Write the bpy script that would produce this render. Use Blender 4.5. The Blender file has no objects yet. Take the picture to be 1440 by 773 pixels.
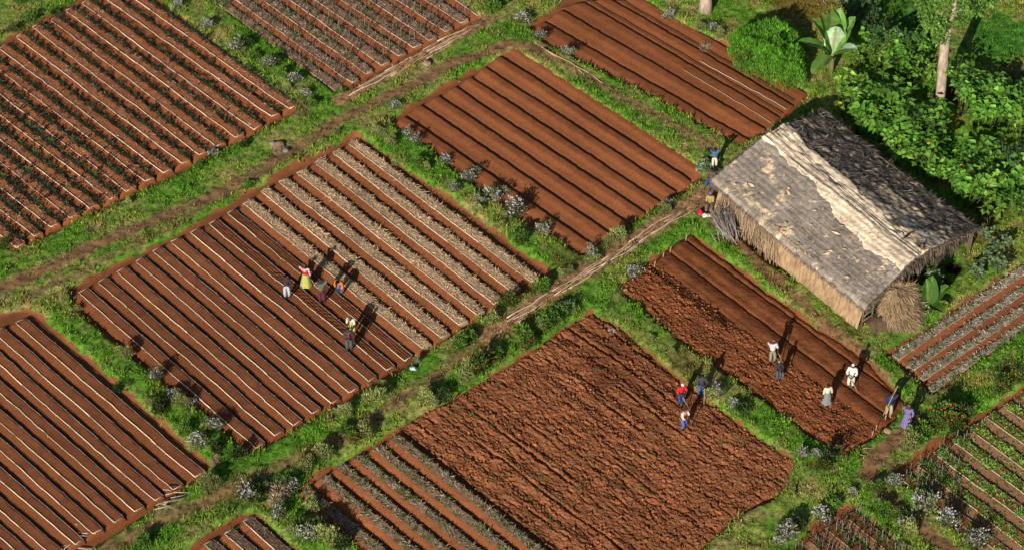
import bpy, bmesh, math, random
import numpy as np
from mathutils import Vector, Matrix, Quaternion
R = math.radians
rng = np.random.default_rng(7)
random.seed(7)
scene = bpy.context.scene
col = scene.collection

# ------------------------------------------------------------------ camera
FPX, PITCH, CAMH = 3500.0, R(42), 97.7
cp, sp = math.cos(PITCH), math.sin(PITCH)
cam = bpy.data.objects.new('camera', bpy.data.cameras.new('camera'))
col.objects.link(cam)
cam.location = (0, 0, CAMH)
cam.rotation_euler = (R(90) - PITCH, 0, 0)
cam.data.sensor_width = 36
cam.data.lens = 36 * FPX / 1440
cam.data.clip_end = 20000
scene.camera = cam

def G(x, y, z=0.0):
    """survey point measured on the photograph -> place on the level z"""
    a = (x - 720) / FPX; b = -(y - 386.5) / FPX
    t = (z - CAMH) / (-sp + b * cp)
    return np.array([a * t, (cp + b * sp) * t, z])
def GP(pts, z=0.0): return np.array([G(p[0], p[1], z) for p in pts])

# ------------------------------------------------------------------ noise
def _h(ix, iy, s):
    n = (ix.astype(np.int64) * 374761393 + iy.astype(np.int64) * 668265263 + s * 1442695041) & 0xffffffff
    n = ((n ^ (n >> 13)) * 1274126177) & 0xffffffff
    return ((n ^ (n >> 16)) & 0xffff) / 65535.0
def vn(x, y, s=0):
    x = np.asarray(x, float); y = np.asarray(y, float)
    ix, iy = np.floor(x), np.floor(y); fx, fy = x - ix, y - iy
    fx = fx * fx * (3 - 2 * fx); fy = fy * fy * (3 - 2 * fy)
    a = _h(ix, iy, s); b = _h(ix + 1, iy, s); c = _h(ix, iy + 1, s); d = _h(ix + 1, iy + 1, s)
    return (a + (b - a) * fx) * (1 - fy) + (c + (d - c) * fx) * fy
def fbm(x, y, s=0, o=4):
    r = 0; a = .5; t = 0
    x = np.asarray(x, float); y = np.asarray(y, float)
    for i in range(o):
        r = r + a * vn(x, y, s + i * 17); t += a; a *= .5; x = x * 2.03 + 3.1; y = y * 2.03 - 1.7
    return r / t
def sst(a, b, x):
    t = np.clip((x - a) / (b - a), 0, 1); return t * t * (3 - 2 * t)

# ------------------------------------------------------------------ mesh helpers
def mesh(name, V, F, mat=None, C=None, smooth=False):
    """F: one array (n,k) or a list of such arrays; C: per-vertex colours"""
    V = np.asarray(V, np.float32).reshape(-1, 3)
    if not isinstance(F, list): F = [F]
    F = [np.asarray(f, np.int32) for f in F if len(f)]
    me = bpy.data.meshes.new(name)
    me.vertices.add(len(V)); me.vertices.foreach_set('co', V.ravel())
    li = np.concatenate([f.ravel() for f in F]) if F else np.zeros(0, np.int32)
    tot = np.concatenate([np.full(len(f), f.shape[1], np.int32) for f in F]) if F else np.zeros(0, np.int32)
    st = np.concatenate([[0], np.cumsum(tot)[:-1]]).astype(np.int32) if len(tot) else tot
    me.loops.add(len(li)); me.loops.foreach_set('vertex_index', li)
    me.polygons.add(len(tot)); me.polygons.foreach_set('loop_start', st); me.polygons.foreach_set('loop_total', tot)
    if smooth: me.polygons.foreach_set('use_smooth', np.ones(len(tot), bool))
    if C is not None:
        C = np.asarray(C, np.float32)
        if C.ndim == 1: C = np.tile(C, (len(V), 1))
        at = me.color_attributes.new('Col', 'FLOAT_COLOR', 'POINT')
        at.data.foreach_set('color', np.c_[C[:, :3], np.ones(len(V))].astype(np.float32).ravel())
    me.update(calc_edges=True); me.validate()
    if mat: me.materials.append(mat)
    return me
def link(name, me, parent=None, loc=None, rz=0, sc=None):
    o = bpy.data.objects.new(name, me); col.objects.link(o)
    if parent is not None: o.parent = parent
    if loc is not None: o.location = tuple(float(v) for v in loc)
    if rz: o.rotation_euler = (0, 0, rz)
    if sc is not None: o.scale = (sc, sc, sc) if np.isscalar(sc) else sc
    return o
def tag(o, label=None, cat=None, group=None, kind=None):
    if label: o['label'] = label
    if cat: o['category'] = cat
    if group: o['group'] = group
    if kind: o['kind'] = kind
    return o
def thing(name, label, cat, loc=(0, 0, 0), rz=0, group=None, sc=None):
    return tag(link(name, None, None, loc, rz, sc), label, cat, group)
def copy_tree(o, parent=None):
    c = o.copy(); col.objects.link(c); c.parent = parent
    for ch in list(o.children): copy_tree(ch, c)
    return c

class MB:
    def __init__(s): s.V = []; s.Q = []; s.T = []; s.C = []; s.n = 0
    def add(s, V, Q=None, T=None, C=(.5, .5, .5)):
        V = np.asarray(V, float).reshape(-1, 3); k = s.n
        s.V.append(V); s.n += len(V)
        if Q is not None and len(Q): s.Q.append(np.asarray(Q) + k)
        if T is not None and len(T): s.T.append(np.asarray(T) + k)
        C = np.asarray(C, float)
        s.C.append(np.tile(C, (len(V), 1)) if C.ndim == 1 else C)
    def tube(s, pts, rad, C, n=6, cap=True):
        pts = np.asarray(pts, float); m = len(pts)
        rad = np.full(m, rad) if np.isscalar(rad) else np.asarray(rad, float)
        tg = np.gradient(pts, axis=0); tg /= np.linalg.norm(tg, axis=1)[:, None] + 1e-9
        ref = np.array([0, 0, 1.]) if abs(tg[0][2]) < .9 else np.array([1., 0, 0])
        u = np.cross(tg, ref); u /= np.linalg.norm(u, axis=1)[:, None] + 1e-9
        v = np.cross(u, tg)
        a = np.arange(n) * 2 * math.pi / n
        V = pts[:, None] + rad[:, None, None] * (np.cos(a)[None, :, None] * u[:, None] + np.sin(a)[None, :, None] * v[:, None])
        i = np.arange(m - 1)[:, None] * n; j = np.arange(n)[None]; j2 = (j + 1) % n
        Q = np.stack([i + j, i + j2, i + n + j2, i + n + j], -1).reshape(-1, 4)
        V = V.reshape(-1, 3); T = []
        if cap:
            V = np.r_[V, pts[:1], pts[-1:]]
            for q in range(n):
                T.append((m * n, (q + 1) % n, q)); T.append((m * n + 1, (m - 1) * n + q, (m - 1) * n + (q + 1) % n))
        s.add(V, Q, np.array(T) if T else None, C)
    def box(s, c, size, rz=0, C=(.5, .5, .5)):
        V = np.array([(x, y, z) for x in (-.5, .5) for y in (-.5, .5) for z in (-.5, .5)]) * np.array(size)
        ca, sa = math.cos(rz), math.sin(rz)
        V = np.c_[V[:, 0] * ca - V[:, 1] * sa, V[:, 0] * sa + V[:, 1] * ca, V[:, 2]] + np.array(c)
        s.add(V, [(0, 1, 3, 2), (4, 6, 7, 5), (0, 4, 5, 1), (2, 3, 7, 6), (0, 2, 6, 4), (1, 5, 7, 3)], None, C)
    def leaves(s, P, D, L, W, C, fold=0.0, droop=0.0):
        P = np.asarray(P, float); N = len(P)
        D = np.asarray(D, float); D = D / (np.linalg.norm(D, axis=1)[:, None] + 1e-9)
        L = np.broadcast_to(np.asarray(L, float), (N,))[:, None]; W = np.broadcast_to(np.asarray(W, float), (N,))[:, None]
        rd = rng.normal(size=(N, 3)) * .45 + np.array([0, 0, 1.])
        S = np.cross(D, rd); S /= np.linalg.norm(S, axis=1)[:, None] + 1e-9
        U = np.cross(S, D)
        C = np.asarray(C, float); C = np.tile(C, (N, 1)) if C.ndim == 1 else C
        tip = P + D * L - np.array([0, 0, 1.]) * droop * L
        a = P + D * L * .42 + S * W + U * W * fold; b = P + D * L * .42 - S * W + U * W * fold
        k = np.arange(N)[:, None] * 4
        V = np.stack([P, a, tip, b], 1).reshape(-1, 3)
        if fold:
            s.add(V, None, np.r_[k + np.array([[0, 1, 2]]), k + np.array([[0, 2, 3]])], np.repeat(C, 4, 0))
        else:
            s.add(V, k + np.array([[0, 1, 2, 3]]), None, np.repeat(C, 4, 0))
    def mesh(s, name, mat, smooth=False):
        F = []
        if s.Q: F.append(np.concatenate(s.Q))
        if s.T: F.append(np.concatenate(s.T))
        return mesh(name, np.concatenate(s.V), F, mat, np.concatenate(s.C), smooth)

def grid_faces(nu, nv):
    i = np.arange(nu - 1)[:, None] * nv + np.arange(nv - 1)[None]
    return np.stack([i, i + nv, i + nv + 1, i + 1], -1).reshape(-1, 4)

# ------------------------------------------------------------------ materials
def nodes(name):
    m = bpy.data.materials.new(name); m.use_nodes = True
    nt = m.node_tree; nt.nodes.clear()
    out = nt.nodes.new('ShaderNodeOutputMaterial'); bs = nt.nodes.new('ShaderNodeBsdfPrincipled')
    nt.links.new(bs.outputs[0], out.inputs[0])
    return m, nt, bs, out
def N(nt, t, **k):
    n = nt.nodes.new(t)
    for a, v in k.items(): setattr(n, a, v)
    return n
def noise_node(nt, scale, detail=4, rough=.6, vec=None):
    n = N(nt, 'ShaderNodeTexNoise'); n.inputs['Scale'].default_value = scale
    n.inputs['Detail'].default_value = detail; n.inputs['Roughness'].default_value = rough
    if vec is not None: nt.links.new(vec, n.inputs['Vector'])
    return n
def maprange(nt, sock, a, b, c, d):
    n = N(nt, 'ShaderNodeMapRange'); nt.links.new(sock, n.inputs[0])
    for i, v in enumerate((a, b, c, d)): n.inputs[i + 1].default_value = v
    return n.outputs[0]
def mulcol(nt, csock, fsock):
    n = N(nt, 'ShaderNodeMix', data_type='RGBA', blend_type='MULTIPLY'); n.inputs[0].default_value = 1
    nt.links.new(csock, n.inputs[6]); nt.links.new(fsock, n.inputs[7]); return n.outputs[2]
def vcol(name, scale=8, var=.35, bump=0, bscale=20, rough=.9, transl=0, spec=.2, objvar=0, scale2=None, stretch=None):
    m, nt, bs, out = nodes(name)
    at = N(nt, 'ShaderNodeAttribute', attribute_name='Col')
    tc = N(nt, 'ShaderNodeTexCoord'); vec = tc.outputs['Object']
    if stretch:
        mp = N(nt, 'ShaderNodeMapping'); mp.inputs['Scale'].default_value = stretch; nt.links.new(vec, mp.inputs[0]); vec = mp.outputs[0]
    c = at.outputs['Color']
    if var:
        n = noise_node(nt, scale, 5, .65, vec); c = mulcol(nt, c, maprange(nt, n.outputs[0], .3, .7, 1 - var, 1 + var))
    if scale2:
        n = noise_node(nt, scale2, 2, .5, vec); c = mulcol(nt, c, maprange(nt, n.outputs[0], .3, .7, .75, 1.25))
    if objvar:
        oi = N(nt, 'ShaderNodeObjectInfo'); c = mulcol(nt, c, maprange(nt, oi.outputs['Random'], 0, 1, 1 - objvar, 1 + objvar))
    nt.links.new(c, bs.inputs['Base Color'])
    bs.inputs['Roughness'].default_value = rough; bs.inputs['Specular IOR Level'].default_value = spec
    if bump:
        n = noise_node(nt, bscale, 6, .7, vec); b = N(nt, 'ShaderNodeBump'); b.inputs['Strength'].default_value = 1
        b.inputs['Distance'].default_value = bump; nt.links.new(n.outputs[0], b.inputs['Height']); nt.links.new(b.outputs[0], bs.inputs['Normal'])
    if transl:
        tr = N(nt, 'ShaderNodeBsdfTranslucent'); nt.links.new(c, tr.inputs[0])
        mx = N(nt, 'ShaderNodeMixShader'); mx.inputs[0].default_value = transl
        nt.links.new(bs.outputs[0], mx.inputs[1]); nt.links.new(tr.outputs[0], mx.inputs[2]); nt.links.new(mx.outputs[0], out.inputs[0])
    return m
M_soil = vcol('red_soil', 9, .26, .02, 16, .95, spec=.05)
M_plough = vcol('cloddy_soil', 6, .25, .03, 26, .95, scale2=.9, spec=.05)
M_pole = vcol('pale_pole', 12, .3, rough=.6)
M_straw = vcol('straw', 20, .25, rough=.8, transl=.15, spec=.1)
M_leaf = vcol('leaf', 2, .4, rough=.5, transl=.3, spec=.35, objvar=.28)
M_grass = vcol('grass_blade', 2, .25, rough=.7, transl=.3, spec=.1)
M_flower = vcol('petal', 5, .1, rough=.8, transl=.2)
M_bark = vcol('bark', 5, .45, .03, 9, .9, stretch=(1, 1, .3))
M_thatch = vcol('thatch', 5, .22, .04, 12, .95, scale2=.8, spec=.05)
M_wall = vcol('straw_wall', 5, .5, .09, 8, .95, stretch=(1, 1, .25), spec=.05)
M_wood = vcol('weathered_wood', 10, .35, rough=.9)
M_skin = vcol('skin', 10, .1, rough=.55)
M_cloth = vcol('cloth', 9, .12, rough=.9, spec=.1)
M_rock = vcol('stone', 8, .3, .02, 20)

# terrain: red soil / grass sward mix driven by surveyed attributes
def terrain_mat():
    m, nt, bs, out = nodes('terrain')
    tc = N(nt, 'ShaderNodeTexCoord'); vec = tc.outputs['Object']
    at = N(nt, 'ShaderNodeAttribute', attribute_name='Col')
    sl = N(nt, 'ShaderNodeAttribute', attribute_name='soil')
    n1 = noise_node(nt, 3.5, 5, .7, vec); n2 = noise_node(nt, 14, 5, .7, vec)
    ad = N(nt, 'ShaderNodeMath', operation='ADD'); nt.links.new(sl.outputs['Fac'], ad.inputs[0]); nt.links.new(maprange(nt, n1.outputs[0], .2, .8, -.35, .35), ad.inputs[1])
    fac = maprange(nt, ad.outputs[0], .4, .62, 0, 1)
    g = mulcol(nt, at.outputs['Color'], maprange(nt, n1.outputs[0], .35, .65, .25, 1.3))
    s = N(nt, 'ShaderNodeRGB'); s.outputs[0].default_value = (.29, .105, .045, 1)
    n3 = noise_node(nt, .6, 4, .6, vec)
    sc = mulcol(nt, mulcol(nt, s.outputs[0], maprange(nt, n2.outputs[0], .3, .7, .75, 1.2)), maprange(nt, n3.outputs[0], .3, .7, .8, 1.15))
    mx = N(nt, 'ShaderNodeMix', data_type='RGBA'); nt.links.new(fac, mx.inputs[0]); nt.links.new(g, mx.inputs[6]); nt.links.new(sc, mx.inputs[7])
    nt.links.new(mx.outputs[2], bs.inputs['Base Color']); bs.inputs['Roughness'].default_value = .95; bs.inputs['Specular IOR Level'].default_value = .05
    b = N(nt, 'ShaderNodeBump'); b.inputs['Distance'].default_value = .03; nt.links.new(n2.outputs[0], b.inputs['Height']); nt.links.new(b.outputs[0], bs.inputs['Normal'])
    return m
M_terrain = terrain_mat()

# ------------------------------------------------------------------ field outlines (surveyed)
FP = {
 'seedling': [(-110, 118), (0, 60), (45, 37), (90, 12), (165, -28), (215, -2), (300, 64), (415, 150), (412, 163), (360, 190), (280, 233), (160, 290), (22, 354), (-10, 346), (-110, 400)],
 'staked': [(190, -82), (301, 3), (470, 131), (500, 126), (676, 27), (540, -82)],
 'top': [(741, 42), (783, 12), (797, -2), (818, -22), (875, -16), (960, 38), (1020, 64), (1140, 135), (1098, 175), (1042, 208), (960, 162), (850, 105), (768, 62)],
 'ridge': [(722, 72), (740, 84), (860, 160), (980, 238), (988, 252), (960, 275), (818, 361), (800, 352), (700, 290), (640, 245), (600, 207), (545, 172), (600, 135)],
 'mulch': [(96, 408), (150, 380), (270, 319), (302, 298), (400, 243), (500, 190), (520, 202), (560, 232), (640, 285), (720, 343), (777, 385), (768, 400), (640, 470), (560, 525), (430, 598), (352, 642), (300, 598), (200, 515), (110, 440)],
 'left': [(-60, 482), (0, 440), (40, 434), (60, 447), (150, 527), (295, 653), (290, 670), (150, 760), (100, 800), (-60, 830)],
 'plough': [(830, 440), (877, 465), (924, 508), (994, 566), (1014, 577), (1055, 609), (1117, 648), (1106, 683), (1089, 700), (1033, 731), (985, 775), (900, 840), (560, 840), (513, 777), (440, 714), (420, 692), (440, 672), (500, 638), (560, 603), (582, 588), (630, 564), (681, 534), (725, 509), (764, 482), (800, 455)],
 'corner': [(225, 830), (262, 772), (300, 745), (342, 721), (356, 722), (480, 830)],
 'hoed': [(972, 328), (1000, 350), (1130, 448), (1218, 507), (1275, 566), (1262, 587), (1240, 609), (1184, 646), (1014, 521), (960, 483), (917, 448), (880, 418), (869, 404), (917, 366)],
 'stubble': [(1246, 497), (1290, 468), (1440, 370), (1540, 305), (1560, 390), (1440, 462), (1310, 556), (1285, 532)],
 'cane': [(1260, 670), (1274, 655), (1303, 632), (1330, 612), (1356, 595), (1384, 578), (1410, 562), (1440, 545), (1530, 490), (1550, 830), (1420, 830), (1375, 777), (1300, 704)],
 'lowcane': [(1095, 830), (1120, 765), (1140, 740), (1175, 715), (1195, 711), (1230, 735), (1340, 830)],
 'hutbank': [(1016, 280), (1045, 300), (1125, 385), (1120, 398), (1075, 368), (1030, 325)],
}
FW = {k: GP(v)[:, :2] for k, v in FP.items()}
def sdist(P, poly):
    """signed distance, negative inside"""
    A = poly; B = np.roll(poly, -1, 0)
    d = np.full(len(P), 1e9); ins = np.zeros(len(P), bool)
    for a, b in zip(A, B):
        e = b - a; w = P - a
        t = np.clip((w @ e) / (e @ e), 0, 1)
        d = np.minimum(d, np.hypot(*(w - t[:, None] * e).T))
        c = ((a[1] <= P[:, 1]) != (b[1] <= P[:, 1]))
        with np.errstate(divide='ignore', invalid='ignore'):
            x = a[0] + (P[:, 1] - a[1]) * e[0] / (e[1] if e[1] else 1e-9)
        ins ^= c & (P[:, 0] < x)
    return np.where(ins, -d, d)
def pdist(P, line):
    d = np.full(len(P), 1e9)
    for a, b in zip(line[:-1], line[1:]):
        e = b - a; w = P - a; t = np.clip((w @ e) / (e @ e), 0, 1)
        d = np.minimum(d, np.hypot(*(w - t[:, None] * e).T))
    return d
def field_sd(P):
    d = np.full(len(P), 1e9)
    for k, poly in FW.items():
        lo, hi = poly.min(0) - 3, poly.max(0) + 3
        q = ((P > lo) & (P < hi)).all(1)
        if q.any(): d[q] = np.minimum(d[q], sdist(P[q], poly))
    return np.minimum(d, 3.0)
TRACKS = [  # polyline, half width, strength
 ([(-40, 428), (0, 411), (118, 358), (230, 310), (300, 280), (345, 258), (420, 212), (480, 172), (581, 124), (640, 92), (715, 68), (760, 72)], .42, 1.05),
 ([(0, 455), (60, 410), (200, 345), (280, 300)], .28, .6),
 ([(749, 71), (850, 128), (960, 188), (1000, 212)], .35, .85),
 ([(683, 476), (592, 547), (480, 622), (394, 660), (306, 700), (204, 748), (150, 780)], .4, .8),
 ([(683, 478), (760, 428), (860, 365), (960, 300), (990, 278), (1010, 268)], .55, .8),
 ([(985, 290), (1037, 346), (1120, 424), (1180, 478), (1215, 505), (1250, 545)], .36, 1.0),
 ([(1290, 590), (1262, 620), (1225, 654), (1222, 678), (1245, 705), (1274, 730), (1330, 775)], .4, 1.3),
 ([(1266, 575), (1320, 556), (1378, 537)], .4, .4),
 ([(1224, 650), (1262, 662)], .5, .7),
 ([(85, 480), (150, 540), (190, 575)], .2, .35),
]
TW = [(GP(a)[:, :2], w, s) for a, w, s in TRACKS]
def track_mask(P):
    m = np.zeros(len(P))
    nz = (fbm(P[:, 0] * 1.6, P[:, 1] * 1.6, 40) - .5)
    for line, w, s in TW:
        d = pdist(P, line); m = np.maximum(m, s * (1 - sst(w * .5, w * 1.8, d + nz * .7)))
    return np.clip(m * (.55 + .9 * fbm(P[:, 0] * 2.3, P[:, 1] * 2.3, 77)), 0, 1)
TANP = [(GP([(478, 146), (520, 122), (600, 77), (682, 33)])[:, :2], .52), (GP([(684, 475), (760, 425), (860, 360), (960, 297), (992, 279)])[:, :2], .42)]
def tan_mask(P):
    m = np.zeros(len(P)); nz = (fbm(P[:, 0] * 1.4, P[:, 1] * 1.4, 47) - .5) * .5
    for line, w in TANP: m = np.maximum(m, 1 - sst(w * .5, w * 1.6, pdist(P, line) + nz))
    return m
DARKP = [((1318, 398), 20), ((1340, 378), 16), ((1296, 425), 14), ((1240, 452), 14)]  # near-black ground spots: shade of the gable recess painted into the turf colour
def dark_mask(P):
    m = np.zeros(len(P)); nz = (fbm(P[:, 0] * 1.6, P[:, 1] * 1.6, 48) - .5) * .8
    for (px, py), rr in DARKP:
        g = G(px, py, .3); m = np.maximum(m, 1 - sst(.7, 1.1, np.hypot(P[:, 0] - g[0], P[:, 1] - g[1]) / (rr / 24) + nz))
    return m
PATCH = [ ((1395, 60), 62, (.09, .26, .036), 1.0), ((1290, 40), 60, (.07, .2, .03), 1.0), ((1440, 60), 50, (.09, .26, .036), 1.0),  # centre, radius px, colour, strength : dry or lush turf
 ((1130, 8), 60, (.24, .15, .03), .8), ((1422, 110), 26, (.2, .15, .07), .8), ((880, 490), 40, (.2, .16, .05), .5), ((1340, 140), 22, (.14, .06, .03), .9),
 ((960, 525), 30, (.22, .17, .06), .6), ((800, 370), 30, (.17, .12, .05), .6), ((420, 158), 22, (.22, .15, .08), .7), ((1190, 470), 25, (.12, .07, .04), .5),
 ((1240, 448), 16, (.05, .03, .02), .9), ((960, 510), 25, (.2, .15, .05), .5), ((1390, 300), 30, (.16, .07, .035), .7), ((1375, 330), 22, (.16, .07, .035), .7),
 ((330, 700), 40, (.16, .11, .05), .4), ((1110, 470), 14, (.2, .12, .06), .4), ((1265, 500), 20, (.06, .13, .02), .6)]
def turf_col(P):
    x, y = P.T
    a = fbm(x * .35, y * .35, 3)[:, None]; b = fbm(x * 1.5, y * 1.5, 9)[:, None]
    lush = np.array([.145, .325, .034]); mid = np.array([.275, .375, .07]); dry = np.array([.42, .32, .14])
    c = lush + (mid - lush) * sst(.35, .65, a) + (dry - mid) * sst(.47, .72, b * .7 + a * .3) * .8
    for (px, py), r, cc, s in PATCH:
        g = G(px, py); rr = r / 24
        d = np.hypot(x - g[0], (y - g[1]) * .8) / rr + (b[:, 0] - .5) * .9
        f = (s * (1 - sst(.5, 1.1, d)))[:, None]; c = c * (1 - f) + np.array(cc) * f
    t = track_mask(P)[:, None]
    c = c * (1 - t) + np.array([.34, .21, .105]) * t
    t = tan_mask(P)[:, None]; c = c * (1 - t) + np.array([.44, .25, .13]) * (.7 + .6 * b) * t
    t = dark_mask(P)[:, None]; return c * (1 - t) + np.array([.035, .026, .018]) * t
def tz(P, sd=None):
    P = np.asarray(P, float).reshape(-1, 2)
    if sd is None: sd = field_sd(P)
    x, y = P.T
    e = sst(-.04, .2, sd + (fbm(x * 2, y * 2, 5) - .5) * .3)
    und = (fbm(x * .8, y * .8, 21) - .5) * .16 + (fbm(x * 2.6, y * 2.6, 22, 2) - .5) * .2
    return -.03 + e * (.3 + und) - (1 - e) * .02 * fbm(x * 4, y * 4, 23)
def zat(g): return float(tz(np.array([[g[0], g[1]]]))[0])
def P3(px, py, dz=0.0):
    g = G(px, py, .2); g[2] = zat(g) + dz; return g

# ------------------------------------------------------------------ ground sheet
def axis(a, b, st, far):
    inner = np.arange(a, b + 1e-6, st); k = st * 1.35 ** np.arange(1, 40); k = np.cumsum(k); k = k[k < far]
    return np.r_[(a - k)[::-1], inner, b + k]
gx, gy = axis(-42, 42, .17, 4000), axis(74, 144, .17, 4000)
X, Y = np.meshgrid(gx, gy, indexing='ij'); P = np.c_[X.ravel(), Y.ravel()]
SD = field_sd(P)
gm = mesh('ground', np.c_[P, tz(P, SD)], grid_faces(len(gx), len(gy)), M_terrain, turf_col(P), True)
at = gm.attributes.new('soil', 'FLOAT', 'POINT')
sv = 1 - sst(-.25, .3, SD + (fbm(P[:, 0] * 1.1, P[:, 1] * 1.1, 61) - .5) * .5)
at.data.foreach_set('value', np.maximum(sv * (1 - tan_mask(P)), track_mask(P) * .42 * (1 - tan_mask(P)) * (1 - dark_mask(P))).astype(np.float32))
tag(link('ground', gm), kind='structure')

# ------------------------------------------------------------------ grass cover
HUTPOLY = GP([(1030, 255), (1200, 455), (1375, 345), (1170, 165)])[:, :2]
def grass():
    n = 430000
    P = np.c_[rng.uniform(-39, 39, n), rng.uniform(79, 141, n)]
    keep = np.abs(P[:, 0]) < P[:, 1] * .285 + 3; P = P[keep]
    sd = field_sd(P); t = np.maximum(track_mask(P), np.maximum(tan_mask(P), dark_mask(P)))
    cl = fbm(P[:, 0] * 1.1, P[:, 1] * 1.1, 31)
    pr = sst(-.05, .25, sd + (cl - .5) * .5) * (1 - .92 * t) * (.35 + 1.1 * sst(.3, .7, cl))
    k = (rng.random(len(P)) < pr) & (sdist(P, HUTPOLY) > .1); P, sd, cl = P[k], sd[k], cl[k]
    z = tz(P, sd); C = turf_col(P)
    mb = MB()
    for j in range(2):
        Q = P + rng.normal(size=P.shape) * .06
        L = (.05 + .11 * rng.random(len(P)) ** 1.5 + .11 * sst(.62, .85, vn(P[:, 0] * 2.2, P[:, 1] * 2.2, 37))) * (.55 + .95 * sst(.35, .7, cl)) * (1 + .5 * (1 - sst(.2, .9, sd)))
        D = np.c_[rng.normal(size=(len(P), 2)) * .6, np.ones(len(P))]
        hue = vn(P[:, 0] * 3.1, P[:, 1] * 3.1, 35 + j)[:, None]; Cj = C * rng.uniform(.5, 1.5, (len(P), 1)) * (np.array([.78, 1.02, .85]) * (1 - hue) + np.array([1.3, 1.08, .9]) * hue) + (rng.random((len(P), 1)) < .1) * np.array([.2, .14, .05])
        mb.leaves(np.c_[Q, z - .02], D, L, .015 + .022 * rng.random(len(P)), Cj)
    return mb.mesh('grass', M_grass)
tag(link('grass', grass()), 'short green turf with dry patches covering strips between the fields', 'grass', kind='stuff')

# ------------------------------------------------------------------ planting beds
SOIL = np.array([.295, .102, .042]); DARK = np.array([.255, .09, .04])
ORD = ['first', 'second', 'third', 'fourth', 'fifth', 'sixth', 'seventh', 'eighth', 'ninth', 'tenth', 'eleventh', 'twelfth', 'thirteenth', 'fourteenth', 'fifteenth', 'sixteenth', 'seventeenth']
BEDS = {}
PROF_BED = ([-.46, -.40, -.30, -.16, -.05, 0, .06, .18, .30, .40, .46, .49, .53, .60], [-.05, 0, .05, .14, .19, .205, .2, .195, .2, .2, .195, .14, .02, -.05])
PROF_RIDGE = ([-.56, -.5, -.38, -.22, -.1, 0, .08, .2, .32, .40, .43, .46, .50], [-.05, .0, .03, .05, .07, .125, .14, .135, .135, .125, .08, .0, -.05])
def ends(S, E, Ns, Ne, t, u, ext=0.0):
    a = S + (E - S) * t[..., None]; n = Ns + (Ne - Ns) * t[..., None]
    return a + n * u[..., None]
def bed_xy(b, t, u): return ends(b['S'], b['E'], b['Ns'], b['Ne'], np.asarray(t, float), np.asarray(u, float))
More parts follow.
